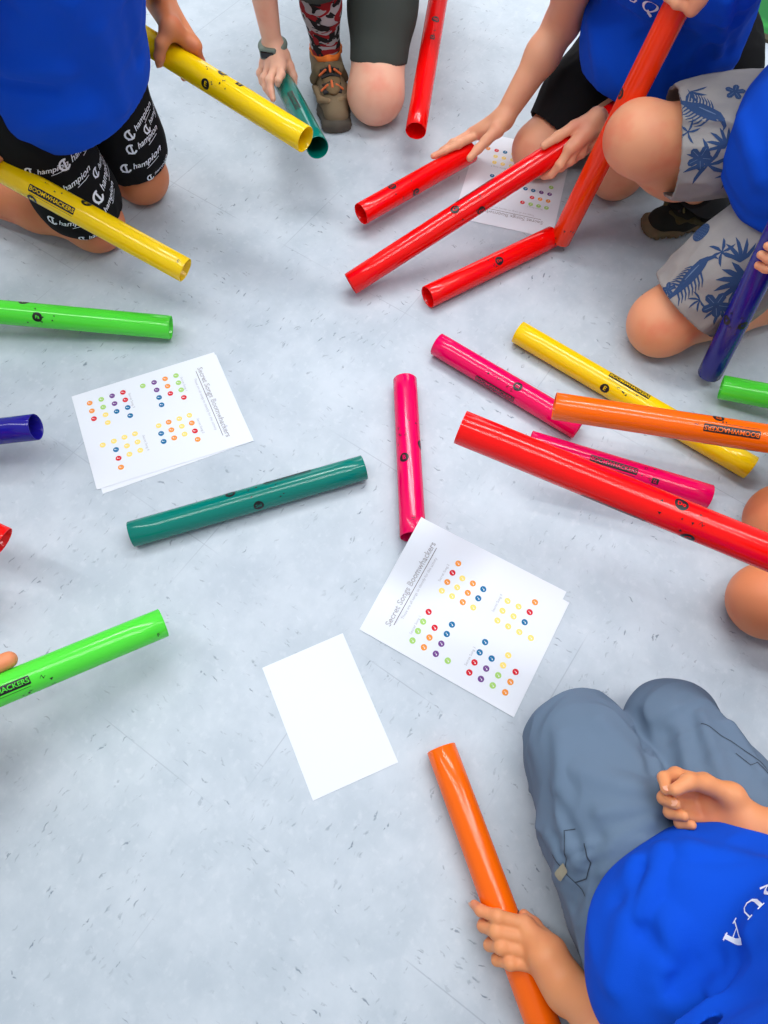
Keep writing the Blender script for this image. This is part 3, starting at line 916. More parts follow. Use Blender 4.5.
art = Art().add(stroke([(-.028, -.010), (-.012, -.022), (.010, -.020), (.026, -.006)], .0016)).add(stroke([(-.020, .006), (.004, .012), (.020, .024), (.030, .014)], .0013)).add(stroke([(-.030, -.03), (-.026, 0), (-.02, .03)], .0014))
print_on('pocket_seam', art, bt, 572, 858, 1.0, tro, [STITCH])
print_on('zip_tag', Art().add(rrect(.011, .024, .003)), bt, 562, 872, -.3, tro, [TAN], lift=.0022)
art = Art().add(stroke([(-.05, 0), (-.01, .004), (.03, .0), (.06, -.01)], .0014)).add(stroke([(0, -.012), (.02, -.016), (.026, -.004), (.05, -.012)], .0014))
print_on('pocket_seam', art, bt, 738, 748, -.95, tro, [STITCH])

g = Shape()
g.ell(A3(.425, -.125, .213), A3(.182, .142, .100), k=.05)
g.ell(A3(.50, -.16, .36), A3(.15, .14, .16), k=.06)
g.chain([A3(.45, -.16, .46), A3(.58, -.09, .46)], [.085, .085], .05)
g.shape(sleeve(sL, eL, .066, .062, .60), .03); g.shape(sleeve(sR, eR, .066, .064, .55), .03)
g.cone(A3(.345, -.17, .18), A3(.36, -.26, .20), .075, .08, .05)
g.disp(folds(.0065, 10, A3(.8, .5, .1), 2.0, 5))
g.crease([(636, 862, 612, 985, .013, .007), (662, 850, 640, 915, .012, .008), (668, 925, 664, 985, .016, .007), (690, 852, 764, 868, .016, .008), (690, 880, 764, 872, .022, .006),
          (676, 985, 716, 962, .014, -.010), (716, 962, 766, 952, .012, -.006), (672, 1000, 712, 975, .018, .008), (645, 930, 690, 985, .012, -.006), (622, 900, 640, 870, .012, -.006)])
g.cut(A3(.4, -.1, .118), (0, 0, -1))
sh6 = solid('shirt', g, BLUE, k6.root, .0035)
WHITE_PRINT = plain('white_print', lin(235, 240, 250), .7)
def serif(ch):
    """thick-and-thin serif capitals drawn as strokes, one unit tall"""
    T, t = .16, .06
    S = {'N': [([(-.32, -.5), (-.32, .5)], t), ([(-.34, .48), (.30, -.48)], T), ([(.32, -.5), (.32, .5)], t), ([(-.44, .48), (-.2, .48)], t), ([(.2, .48), (.44, .48)], t), ([(-.44, -.48), (-.2, -.48)], t)],
         'S': [([(.24, .3), (.2, .44), (0, .5), (-.2, .42), (-.26, .26), (-.14, .08), (.1, -.06), (.24, -.2), (.2, -.4), (0, -.5), (-.2, -.44), (-.26, -.28)], [.05, .07, .07, .1, .13, .15, .15, .13, .1, .07, .07, .05])],
         'Q': [([(.38 * math.cos(a), .5 * math.sin(a)) for a in [i * math.pi / 12 for i in range(25)]], [T - .09 * abs(math.sin(i * math.pi / 12)) for i in range(25)]), ([(0, -.4), (.15, -.55), (.4, -.66)], T * .8)],
         'U': [([(-.3, .5), (-.3, -.2), (-.22, -.42), (0, -.5), (.2, -.42), (.3, -.2), (.3, .5)], [T, T, .12, .08, t, t, t]), ([(-.45, .48), (-.12, .48)], t), ([(.18, .48), (.42, .48)], t)],
         'A': [([(-.34, -.5), (0, .5)], t), ([(-.02, .5), (.34, -.5)], T), ([(-.22, -.16), (.2, -.16)], t), ([(-.46, -.48), (-.22, -.48)], t), ([(.18, -.48), (.48, -.48)], t)],
         'R': [([(-.26, -.5), (-.26, .5)], T), ([(-.26, .46), (.1, .46), (.26, .34), (.26, .16), (.1, .02), (-.26, .0)], [t, t, .12, .12, t, t]), ([(0, .0), (.34, -.5)], T), ([(-.4, -.48), (-.12, -.48)], t), ([(-.4, .48), (-.2, .48)], t)]}
    return S.get(ch, [])
def serif_text(txt, size, gap=.98):
    a = Art(); x = -(len(txt) - 1) * gap / 2
    for ch in txt:
        for pts, w in serif(ch): a.add(stroke([((px_ + x) * size, py_ * size) for px_, py_ in pts], [v * size for v in w] if isinstance(w, list) else w * size))
        x += gap
    return a
b6 = world_bvh(sh6)
print_on('printed_lettering', serif_text('QUA', .026, 1.15), b6, 752, 908, math.radians(215), sh6, [WHITE_PRINT], step=.005)

# ================================================================== child kneeling upright at the top left
k1 = Kid('person in a blue T-shirt and black shorts with white lettering, top left', (-.55, 1.15), skin('tan', (206, 128, 84), (206, 116, 80)))
kA, kB = U(93, 221, .056), U(139, 174, .054)
hA, hB = A3(-.60, 1.12, .37), A3(-.51, 1.27, .37)
k1.leg(hA, kA, A3(-.86, 1.21, .05), A3(-.98, 1.25, .03), (.072, .051, .036))
k1.leg(hB, kB, A3(-.80, 1.40, .05), A3(-.92, 1.46, .03), (.072, .050, .036))
pel, che, nek = A3(-.55, 1.19, .40), A3(-.46, 1.13, .66), A3(-.42, 1.13, .80)
s1L, s1R = A3(-.40, 1.30, .70), A3(-.48, .96, .70)
k1.torso(pel, che, nek, s1L, s1R, .105)
w1L = U(160, 0, .335); e1L = U(142, -75, .49)
# left hand on the upper yellow tube
su = lambda px, py: s_of('yellow_up', px, py)
k1.arm(s1L, e1L, w1L, (.043, .035, .021))
mc, f_, t_ = grip(k1.b, 'yellow_up', su(178, 59), -88, -1, -1, w1L, 1.0, bend=(60, 102, 134), thumb=[(-.5, -40, .030), (-.5, -76, .021), (-.65, -106, .013), (-.85, -128, .009)], step=.0165)
k1.b.cone(w1L, t_[0], .018, .013, .02)
nail(k1.root, t_[3], t_[2], nrm(TUBES['yellow_up']['n0'] + .6 * TUBES['yellow_up']['m']), .006)
# right hand on the lower yellow tube, beyond the left edge
TT_ = TUBES['yellow_low']; e1R = A3(-.80, 1.02, .44)
w1R = TT_['at'](.42, math.radians(-120), .085)
k1.arm(s1R, e1R, w1R, (.043, .035, .021))
grip(k1.b, 'yellow_low', .375, -95, 1, 1, w1R, .95)
k1.fin.append(head('k1', k1.b, A3(-.38, 1.12, .93), (.7, -.1, -.6), (.3, 0, 1), HAIR))
k1.done(.0024)
BLACK = cloth_mat('black_jersey', lin(17, 17, 19), .2, .4)
g = Shape()
g.ell(A3(-.555, 1.195, .38), A3(.12, .16, .12), k=.03)
nA = nrm(kA - hA); nB = nrm(kB - hB)
g.shape(tube_leg([hA, kA * .80 + hA * .20 + A3(0, -.0, 0), kA - nA * .022], [.095, .072, .063], nA + A3(-.1, .1, 0), amp=.003), .02)
g.shape(tube_leg([hB, kB * .75 + hB * .25, kB - nB * .022], [.095, .073, .063], nB, amp=.003, seed=3), .006)
sho = solid('shorts', g, BLACK, k1.root, .003)
bs1 = world_bvh(sho)
def champ(size):
    a = Art()
    a.add(stroke([(-.5 + .38 * math.cos(math.radians(t)), .38 * math.sin(math.radians(t))) for t in range(50, 331, 20)], .15), 0, 0, sc=size)
    a.add(stroke([(-.42, .42), (-.53, -.42)], .15), 0, 0, sc=size); a.add(stroke([(-.92, -.25), (-.40, -.44)], .10), 0, 0, sc=size)
    V, F = text_vf('hampion', .72, shear=.35, bold=.010, align='LEFT')
    a.add((V, F), 0, 0, (.02 * size, -.02 * size), sc=size)
    a.add(stroke([(1.05, -.55), (1.6, -.47), (2.2, -.43)], .05), 0, 0, sc=size)
    return a
PR = math.radians
for px, py, an, sz in ((70, 160, 14, .025), (98, 168, 12, .021), (62, 189, 20, .023), (101, 190, 60, .027), (104, 212, 64, .022), (58, 222, -18, .022), (88, 238, 4, .019),
                       (134, 130, 62, .023), (149, 124, 62, .020), (137, 147, 22, .022), (132, 167, 10, .024), (154, 174, 25, .018), (122, 187, 0, .021), (36, 172, -8, .020)):
    print_on('printed_lettering', champ(sz), bs1, px, py, PR(an), sho, [WHITE_PRINT], step=.006)
g = Shape()
g.ell(A3(-.515, 1.17, .39), A3(.145, .165, .19), k=.05)
g.ell(A3(-.44, 1.13, .60), A3(.125, .16, .18), k=.08)
g.chain([s1L + A3(0, -.03, 0), s1R + A3(0, .03, 0)], [.07, .07], .05)
g.shape(sleeve(s1L, e1L, .066, .064, .6), .03); g.shape(sleeve(s1R, e1R, .066, .064, .6), .03)
g.disp(folds(.0055, 10, A3(.6, .5, .2), 2.2, 9))
g.crease([(98, 30, 122, 108, .016, .008), (2, 84, 52, 92, .010, -.007), (5, 66, 70, 72, .018, .006), (10, 130, 90, 118, .02, .005), (128, 10, 140, 60, .012, -.006), (55, 20, 90, 90, .02, -.005)])
cc = A3(-.515, 1.15, .275); nn = nrm(A3(.30, .05, -1))
g.hollow(cc, nn, .04, .005, 9); g.cut(cc, nn)
sh1 = solid('shirt', g, BLUE, k1.root, .0038)

# ================================================================== child crouching at the top centre
k2 = Kid('person in dark grey-green shorts with one knee down, wearing a wrist watch, top centre', (0, 1.6), skin('light', (240, 186, 158), (236, 158, 132)))
kD = U(376, 92, .060); hD = A3(.035, 1.80, .30)
toeP = U(337, 134, .0); heel = toeP + nrm(U(324, 64, 0) - toeP) * .225; ank = heel + nrm(toeP - heel) * .056 + A3(0, 0, .068) ; toe = U(333, 121, .032)
kU = ank + A3(-.015, -.03, .30); hU = A3(-.09, 1.82, .30)
k2.leg(hD, kD, A3(.06, 1.95, .05), A3(.06, 2.08, .03), (.074, .058, .038))
k2.leg(hU, kU, ank + nrm(kU - ank) * .0, toe, (.076, .050, .025), foot=False)
pel, che, nek = A3(-.01, 1.86, .36), A3(-.06, 1.74, .62), A3(-.06, 1.68, .75)
s2R, s2L = A3(-.24, 1.70, .66), A3(.12, 1.72, .66)
k2.torso(pel, che, nek, s2R, s2L, .105)
w2 = U(273, 47, .135); e2 = U(254, -62, .335)
k2.arm(s2R, e2, w2, (.040, .030, .0195))
mc = [U(288, 66, .118), U(281, 71, .122), U(273, 71, .118), U(267, 68, .106)]
fg = [[U(285, 76, .118), U(279, 83, .112), U(277.5, 85, .100)],
      [U(279, 79, .122), U(278, 85, .110), U(277, 88, .100)],
      [U(269, 82, .108), U(270, 92, .094), U(272, 98, .082)],
      [U(263, 76, .092), U(264, 85, .076), U(268, 92, .066)]]
# index over the top of the tube, the long fingers down its near side, thumb on the right
fg[0] = [U(281, 74, .124), U(278.5, 80, .120), U(277.8, 84, .112)]
mc[0] = U(281, 66, .124)
mc[1] = U(275, 68, .122); fg[1] = [U(270, 80, .112), U(271, 91, .098), U(273, 99, .088)]
mc[2] = U(269, 67, .114); fg[2] = [U(264.5, 78, .100), U(266, 88, .086), U(270, 95, .078)]
mc[3] = U(264, 64, .104); fg[3] = [U(260, 73, .088), U(262, 82, .074), U(266, 88, .066)]
th = [U(283, 56, .122), U(289, 66, .106), U(293, 76, .090), U(294, 84, .076)]
hand(k2.b, w2, mc, fg, th, 1.0)
w2L = A3(.20, 1.68, .40); e2L = A3(.22, 1.86, .50)
k2.arm(s2L, e2L, w2L)
hand(k2.b, w2L, [w2L + A3(-.03 + .02 * i, -.06, -.03) for i in range(4)], [[w2L + A3(-.03 + .02 * i, -.085, -.05), w2L + A3(-.03 + .02 * i, -.085, -.075), w2L + A3(-.03 + .02 * i, -.07, -.09)] for i in range(4)],
     [w2L + A3(-.03, -.01, -.02), w2L + A3(-.05, -.04, -.03), w2L + A3(-.055, -.065, -.04), w2L + A3(-.05, -.08, -.055)])
k2.fin.append(head('k2', k2.b, A3(-.06, 1.63, .88), (0, -.8, -.5), (0, -.3, 1), HAIR2))
k2.done(.0024)
GREYG = cloth_mat('grey_green_cloth', lin(64, 70, 66), .10, .3)
g = Shape(); g.ell(A3(-.01, 1.85, .33), A3(.17, .13, .13), k=.03)
nD = nrm(kD - hD)
g.shape(tube_leg([hD, kD * .55 + hD * .45, kD - nD * .060], [.092, .071, .064], nD + A3(0, 0, -.9), amp=.0015), .02)
nU = nrm(kU - hU)
g.shape(tube_leg([hU, kU * .6 + hU * .4, kU + A3(.0, -.01, -.015), ank + nrm(kU - ank) * .20, ank + nrm(kU - ank) * .165], [.095, .072, .062, .060, .058], ank - kU, amp=.003), .006)
s2 = solid('shorts', g, GREYG, k2.root, .003)
g = Shape(); g.ell(A3(-.03, 1.80, .50), A3(.16, .13, .18), k=.05); g.chain([s2R, s2L], [.075, .075], .05)
g.shape(sleeve(s2R, e2, .066, .064, .55), .03); g.shape(sleeve(s2L, e2L, .066, .064, .6), .03); g.disp(folds(.006, 8, A3(1, 0, .3), 2.4, 3))
g.hollow(A3(0, 1.8, .36), A3(0, 0, -1), .04, .005, 9); g.cut(A3(0, 1.8, .36), A3(0, 0, -1))
solid('shirt', g, BLUE, k2.root, .0045)
# sock with camouflage blotches
def camo():
    t = NT('camouflage_knit'); o = t.n('TexCoord').outputs['Object']
    mp = t.n('Mapping'); t.l(o, mp.inputs['Vector']); mp.inputs['Scale'].default_value = (1, 1, 1.7); mp.inputs['Rotation'].default_value = (.3, .5, .2)
    a = t.noise(mp.outputs[0], 24, 1.5, .4, .8); b = t.noise(mp.outputs[0], 19, 1.5, .4, 1.0)
    c = t.mix(t.ramp(a, .50, .515), lin(20, 18, 20), lin(176, 172, 174))
    c = t.mix(t.ramp(b, .54, .555), c, lin(150, 22, 30)); c = t.mix(t.math('SUBTRACT', 1.0, t.ramp(b, .40, .41)), c, lin(22, 18, 20))
    t.l(c, t.b.inputs['Base Color']); t.b.inputs['Roughness'].default_value = .95
    t.bump(t.noise(o, 700, 2), .5, .001)
    return t.m
g = Shape(); up = nrm(kU - ank)
g.chain([ank + up * .004, ank + up * .03, ank + up * .12, ank + up * .20, ank + up * .27], [.025, .031, .043, .052, .054], .012)
g.cut(ank + up * .27, up)
solid('sock', g, camo(), k2.root, .0022)

def build_shoe(parent, heel, toe, up, cols, sc=1.0, right=0):
    """hiking shoe: sole, upper, toe bumper, padded collar, strap and laces; x heel to toe, y across"""
    heel = np.asarray(heel, float); toe = np.asarray(toe, float)
    M = frame(toe - heel, up); X, Y, Z = M.T; Lg = np.linalg.norm(toe - heel)
    at = lambda x, y, z: heel + X * x * Lg + Y * y + Z * z
    upper = Shape()
    upper.chain([at(.07, 0, .044), at(.30, 0, .040)], [.035, .034], .03)
    upper.chain([at(.30, 0, .044), at(.62, .004, .030), at(.84, .004, .023)], [.033, .033, .028], .015)
    upper.cone(at(.10, 0, .060), at(.30, 0, .056), .033, .031, .015); upper.cut(at(.2, 0, .083), Z)
    upper.cut(at(.5, 0, .012), -Z)
    upper.sub(lambda P: rc(P, at(.21, 0, .070), at(.22, 0, .12), .024, .030), .004)
    u = solid('shoe', upper, cols['upper'], parent, .002)
    so = Shape()
    so.box(at(.15, 0, .010), A3(.19 * Lg, .033, .010), .009, M, .02); so.box(at(.52, 0, .009), A3(.22 * Lg, .033, .009), .009, M, .02); so.box(at(.80, .002, .010), A3(.17 * Lg, .034, .010), .009, M, .02)
    so.ball(at(.95, .002, .012), .010, .03)
    def tread(P):
        q = (P - heel) @ X
        return np.where((P - heel) @ Z < .008, .0016 * np.sign(np.sin(q * 420)), 0.0)
    so.disp(tread)
    solid('sole', so, cols['sole'], u, .002)
    tc = Shape(); tc.ell(at(.945, .003, .020), A3(.020, .018, .022), M); tc.sub(lambda P: -((P - at(.90, 0, .02)) @ X), .003)
    tc.cut(at(.9, 0, .010), -Z)
    solid('toe_cap', tc, cols['cap'], u, .002)
    co = Shape()
    n = 16
    P_ = [at(.20 + .20 * math.cos(a) * .9, .031 * math.sin(a), .083 + .003 * math.cos(a)) for a in [2 * math.pi * i / n for i in range(n + 1)]]
    co.chain(P_, [.0065] * (n + 1), .004)
    co.chain([at(.36, -.016, .083), at(.40, 0, .087), at(.36, .016, .083)], [.009, .010, .009], .006)
    solid('collar_lining', co, cols['lining'], u, .0016)
    tg = Shape(); tg.ell(at(.58, .002, .0615), A3(.045, .021, .012), M); solid('tongue', tg, cols['tongue'], u, .002)
    st = Shape(); st.chain([at(.39, -.036, .044), at(.40, -.025, .070), at(.41, 0, .079), at(.40, .025, .070), at(.39, .036, .044)], [.008] * 5, .004)
    st.chain([at(.44, -.036, .044), at(.45, -.025, .067), at(.455, 0, .076), at(.45, .025, .067), at(.44, .036, .044)], [.008] * 5, .01)
    solid('strap', st, cols['strap'], u, .002)
    la = Shape()
    for x, z in ((.49, .080), (.57, .075), (.65, .070), (.73, .063)):
        la.chain([at(x, -.019, z - .006), at(x + .01, 0, z + .002), at(x, .019, z - .006)], [.0026] * 3, .001)
    for x, z in ((.49, .080), (.65, .070)):
        la.chain([at(x, -.020, z - .005), at(x + .07, .020, z - .010)], [.0024] * 2, .001); la.chain([at(x, .020, z - .005), at(x + .07, -.020, z - .010)], [.0024] * 2, .001)
    solid('laces', la, cols['lace'], u, .0012)
    ac = Shape()
    for x, z in ((.53, .081), (.69, .070)):
        ac.chain([at(x - .03, 0, z + .004), at(x + .03, 0, z)], [.0028, .0028], .001)
        for s_ in (-1, 1): ac.chain([at(x, s_ * .010, z), at(x, s_ * .024, z - .012)], [.0026, .0026], .001)
    solid('lace_loops', ac, cols['accent'], u, .0012)
    ov = Shape()
    for s_ in (-1, 1): ov.chain([at(.44, s_ * .036, .030), at(.58, s_ * .033, .042), at(.72, s_ * .029, .042), at(.80, s_ * .012, .049)], [.006, .007, .007, .006], .006)
    ov.ell(at(.05, 0, .045), A3(.018, .030, .030), M)
    solid('overlay', ov, cols['overlay'], u, .002)
    return u
mt = lambda n, c, r=.8: cloth_mat(n, lin(*c), .12, .5, 500, r)
COLS2 = dict(upper=mt('olive_suede', (128, 112, 88)), sole=plain('dark_rubber', lin(78, 72, 62), .7), cap=plain('black_rubber', lin(48, 48, 46), .6), lining=plain('orange_lining', lin(232, 120, 40), .8),
             tongue=mt('tongue_mesh', (120, 100, 72)), strap=mt('olive_strap', (112, 99, 76)), lace=plain('black_lace', lin(36, 34, 34), .7), accent=plain('orange_accent', lin(226, 112, 60), .7), overlay=mt('tan_overlay', (142, 122, 94)))

shoe2 = build_shoe(k2.root, heel, toeP, A3(0, 0, 1), COLS2)
# wrist watch
WB = plain('grey_green_strap', lin(112, 128, 118), .6); WG = plain('black_display', lin(14, 16, 20), .12, .6)
ax = nrm(e2 - w2); c = w2 + ax * -.004; Mx = frame(ax, CP - c)
upv = nrm((CP - c) - ax * ((CP - c) @ ax)); sd = np.cross(ax, upv)
g = Shape(); n = 20
g.chain([c + (upv * math.cos(a) + sd * math.sin(a)) * (.0255 if True else 0) for a in [2 * math.pi * i / n for i in range(n + 1)]], [.0042] * (n + 1), .003)
g.chain([c + ax * .009 + (upv * math.cos(a) + sd * math.sin(a)) * .0255 for a in [2 * math.pi * i / n for i in range(n + 1)]], [.0042] * (n + 1), .008)
wa = solid('watch_strap', g, WB, k2.root, .0015)
uw = nrm(upv - sd * .5); ctr = c + ax * .005 + uw * .028; Mw = frame(ax, uw)
g = Shape(); g.box(ctr, A3(.012, .019, .0055), .004, Mw); solid('watch_case', g, WB, wa, .0012)
g = Shape(); g.box(ctr + uw * .0045, A3(.0075, .0155, .0022), .0015, Mw); solid('watch_screen', g, WG, wa, .0012)

# ================================================================== child in black shorts, top right
k3 = Kid('person in a blue lettered T-shirt and plain black shorts leaning over the song sheet', (.5, 1.35), skin('fair', (232, 168, 132), (228, 150, 120)))
k3L, k3R = U(540, 148, .054), U(618, 170, .054)
h3L, h3R = A3(.57, 1.53, .20), A3(.69, 1.44, .20)
k3.leg(h3L, k3L, A3(.56, 1.62, .05), A3(.60, 1.74, .03), (.075, .051, .036))
k3.leg(h3R, k3R, A3(.70, 1.56, .05), A3(.76, 1.68, .03), (.075, .051, .036))
pel, che, nek = A3(.62, 1.47, .25), A3(.55, 1.36, .50), A3(.53, 1.32, .62)
s3R, s3L = onray(592, -78, A3(.52, 1.34, .56), .10), onray(725, -40, A3(.56, 1.34, .55), .14)
k3.torso(pel - A3(.03, .01, 0), che, nek, s3R, s3L, .085)
w3R = U(503, 119, .115); e3R = U(563, 22, .27)
w3L = U(605, 116, .175); e3L = U(694, 52, .29)
k3.arm(s3R, e3R, w3R, (.040, .033, .021)); k3.arm(s3L, e3L, w3L, (.040, .034, .022))
# right hand on the short red tube
ta = TUBES['R1']; s1_ = lambda x, y: s_of('R1', x, y)
at = lambda s, p, r: ta['at'](s, math.radians(p), RT + r)
mc = [at(s1_(478, 148), 40, .014), at(s1_(474, 150), 66, .013), at(s1_(478, 146), 92, .012), at(s1_(482, 144), 116, .010)]
fg = [[at(s1_(458, 158), 52, .010), at(s1_(446, 164), 62, .009), at(s1_(437, 169), 78, .008)],
      [at(s1_(458, 158), 84, .010), at(s1_(450, 162), 108, .009), at(s1_(446, 164), 132, .008)],
      [at(s1_(462, 156), 112, .010), at(s1_(456, 159), 138, .009), at(s1_(453, 160), 160, .008)],
      [at(s1_(468, 153), 136, .009), at(s1_(463, 156), 158, .008), at(s1_(461, 157), 176, .007)]]
th = [U(497, 130, .115), U(486, 141, .108), U(478, 149, .102), U(470, 158, .096)]
hand(k3.b, w3R, mc, fg, th, 1.0)
# left hand on the long red tube
tb = TUBES['R2']; s2_ = lambda x, y: s_of('R2', x, y)
at = lambda s, p, r: tb['at'](s, math.radians(p), RT + r)
mc = [at(s2_(562, 150), -14, .014), at(s2_(572, 143), -10, .015), at(s2_(582, 137), -8, .014), at(s2_(592, 130), -10, .012)]
fg = [[at(s2_(552, 158), -48, .011), at(s2_(545, 163), -82, .010), at(s2_(541, 166), -112, .008)],
      [at(s2_(562, 152), -58, .011), at(s2_(556, 156), -98, .009), at(s2_(554, 158), -130, .008)],
      [at(s2_(573, 145), -58, .011), at(s2_(569, 148), -98, .009), at(s2_(567, 149), -130, .008)],
      [at(s2_(584, 138), -56, .010), at(s2_(581, 140), -94, .008), at(s2_(580, 141), -124, .007)]]
th = [at(s2_(592, 128), 20, .020), at(s2_(573, 140), 34, .014), at(s2_(558, 150), 40, .011), at(s2_(545, 158), 44, .008)]
hand(k3.b, w3L, mc, fg, th, 1.0)
k3.fin.append(head('k3', k3.b, A3(.49, 1.28, .76), (-.5, -.5, -.6), (-.3, -.3, 1), HAIR2))
k3.done(.0024)
g = Shape(); g.ell(A3(.635, 1.49, .20), A3(.145, .14, .15), k=.03)
n3L = nrm(k3L - h3L); n3R = nrm(k3R - h3R)
g.shape(tube_leg([h3L, k3L * .6 + h3L * .4, k3L - n3L * .040], [.105, .084, .066], n3L + A3(0, 0, -.25), amp=.003), .02)
g.shape(tube_leg([h3R, k3R * .6 + h3R * .4, k3R - n3R * .045], [.105, .084, .066], n3R + A3(0, 0, -.25), amp=.003), .02)
solid('shorts', g, BLACK, k3.root, .0032)
g = Shape()
g.ell(A3(.545, 1.37, .30), A3(.150, .15, .15), k=.05); g.ell(A3(.535, 1.34, .48), A3(.14, .13, .15), k=.06)
g.chain([s3R, s3L], [.07, .07], .05)
g.shape(sleeve(s3R, e3R, .062, .058, .38), .03); g.shape(sleeve(s3L, e3L, .066, .064, .80), .03)
g.disp(folds(.0055, 10, A3(.2, .3, .9), 2.4, 13))
g.crease([(728, 2, 720, 52, .010, .008), (738, 5, 730, 50, .010, -.006), (690, 75, 735, 60, .012, .006), (590, 20, 600, 90, .016, .005), (640, 40, 660, 95, .016, -.005)])
cc = A3(.55, 1.36, .175); nn = nrm(A3(-.35, -.30, -1)); g.hollow(cc, nn, .04, .005, 9); g.cut(cc, nn)
sh3 = solid('shirt', g, BLUE, k3.root, .0035)
print_on('printed_lettering', serif_text('N SQU', .030, 1.05), world_bvh(sh3), 634, -4, math.radians(4), sh3, [WHITE_PRINT], step=.005)

# ================================================================== child in flowered shorts, right edge
k4 = Kid('person in a blue T-shirt and grey shorts printed with pineapples, one knee raised, right edge', (.72, 1.0), skin('rosy', (232, 162, 122), (230, 140, 105)))
k4U, k4D = U(640, 140, .275), U(664, 322, .060)
h4U, h4D = A3(.73, 1.10, .31), A3(.75, .96, .28)
a4U = U(708, 196, .085); t4U = U(652, 222, .03)
k4.leg(h4U, k4U, a4U, t4U, (.074, .050, .034), foot=False)
k4.b.cone(k4U * .85 + a4U * .15, k4U * .5 + a4U * .5, .046, .050, .04); k4.b.ball(k4U + A3(-.004, 0, .012), .048, .03)
k4.leg(h4D, k4D, A3(.90, .98, .05), A3(1.0, 1.02, .03), (.082, .058, .038))
pel, che, nek = A3(.77, 1.03, .35), A3(.82, 1.02, .63), A3(.80, 1.02, .76)
s4R, s4L = A3(.78, 1.18, .66), A3(.80, .86, .66)
k4.torso(pel, che, nek, s4R, s4L, .105)
T4 = TUBES['R4']; w4R = U(722, -32, .52); e4R = U(800, -45, .55)
k4.arm(s4R, e4R, w4R, (.043, .036, .022))
grip(k4.b, 'R4', s_of('R4', 692, -22), -40, 1, 1, w4R, 1.0, bend=(50, 95, 130), step=.0175, thumb=[(-.6, -62, .024), (.4, -72, .014), (1.3, -74, .010), (2.0, -70, .008)])
V4 = TUBES['violet_r']; w4L = V4['at'](.40, math.radians(-80), .07); e4L = A3(.84, .86, .40)
k4.arm(s4L, e4L, w4L, (.043, .036, .022))
grip(k4.b, 'violet_r', .31, -88, 1, -1, w4L, 1.0, bend=(52, 84, 108))
k4.fin.append(head('k4', k4.b, A3(.77, 1.02, .89), (-.9, 0, -.45), (-.3, 0, 1), HAIR))
k4.done(.0024)
def print_cloth():
    t = NT('grey_linen'); o = t.n('TexCoord').outputs['Object']
    t.l(t.mix(t.noise(o, 22, 4), lin(132, 131, 132), lin(166, 162, 157)), t.b.inputs['Base Color'])
    t.b.inputs['Roughness'].default_value = .92; t.b.inputs['Specular IOR Level'].default_value = .2
    t.bump(t.noise(o, 600, 2), .4, .001)
    return t.m
LINEN = print_cloth(); NAVY = plain('navy_print', lin(48, 72, 112), .9, .2); MID = plain('mid_blue_print', lin(96, 118, 150), .9, .2)
n4U = nrm(k4U - h4U); n4D = nrm(k4D - h4D)
g = Shape(); g.ell(A3(.77, 1.03, .32), A3(.12, .15, .11), k=.03)
g.shape(tube_leg([h4U, k4U * .55 + h4U * .45 + A3(0, 0, -.01), k4U - n4U * .055 + A3(0, 0, -.012)], [.100, .092, .088], n4U + A3(-.1, 0, -.1), amp=.004), .02)
g.shape(tube_leg([h4D, k4D * .55 + h4D * .45, k4D - n4D * .048], [.098, .086, .082], n4D + A3(.05, 0, -.1), amp=.005, seed=4), .01)
s4 = solid('shorts', g, LINEN, k4.root, .003)
b4 = world_bvh(s4)
def pineapple(sc):
    a = Art(); V = [(.5 * math.cos(t) , .72 * math.sin(t)) for t in [i * math.pi / 14 for i in range(28)]]
    a.add((V, [tuple(range(28))]), 0, 0, sc=sc)
    for i in range(-3, 4):
        for j in range(-4, 5):
            x, y = (i + (j % 2) * .5) * .17, j * .15
            if (x / .44) ** 2 + (y / .66) ** 2 < 1: a.add(stroke([(x - .05, y), (x, y + .045), (x + .05, y)], .022), 1, 1, sc=sc)
    return a
def leaves(sc, n, a0, a1, w=.16, L=1.0):
    a = Art()
    for i in range(n):
        t = math.radians(a0 + (a1 - a0) * i / max(n - 1, 1)); l = L * (1 - .25 * abs(i / max(n - 1, 1) - .5))
        a.add(stroke([(0, 0), (l * .4 * math.cos(t), l * .4 * math.sin(t)), (l * .75 * math.cos(t + .12), l * .75 * math.sin(t + .12)), (l * math.cos(t + .2), l * math.sin(t + .2))], [.05, w, w * .8, .01]), 0, 0, sc=sc)
    return a
def flower(sc):
    a = Art()
    for i in range(5):
        t = 2 * math.pi * i / 5
        a.add(stroke([(0, 0), (.35 * math.cos(t), .35 * math.sin(t)), (.7 * math.cos(t), .7 * math.sin(t)), (.9 * math.cos(t), .9 * math.sin(t))], [.12, .5, .55, .2]), 0, 0, sc=sc)
        a.add(stroke([(.2 * math.cos(t), .2 * math.sin(t)), (.75 * math.cos(t), .75 * math.sin(t))], .035), 1, 1, sc=sc)
    return a
def parrot(sc):
    """long-tailed creature with fringed wings, as printed on the cloth"""
    a = Art()
    a.add(stroke([(-1.2, -.1), (-.7, -.05), (-.2, .05), (.3, .12), (.65, .2), (.95, .22)], [.12, .3, .5, .52, .42, .12]), 0, 0, sc=sc)
    a.add(stroke([(.85, .2), (1.15, .08), (1.2, -.1)], [.2, .14, .02]), 0, 0, sc=sc)
    a.add(stroke([(-.3, .1), (.2, .18), (.5, .22)], [.03, .06, .03]), 1, 1, sc=sc)
    for i in range(8):
        x = -.8 + i * .17
        a.add(stroke([(x, -.08), (x - .12, -.42), (x - .32, -.62)], [.09, .07, .02]), 0, 0, sc=sc)
        a.add(stroke([(x, .1), (x - .2, .40), (x - .48, .56)], [.09, .07, .02]), 0, 0, sc=sc)
        a.add(stroke([(-1.1, -.1), (-1.5, -.25 + i * .07)], [.08, .03]), 0, 0, sc=sc)
    return a
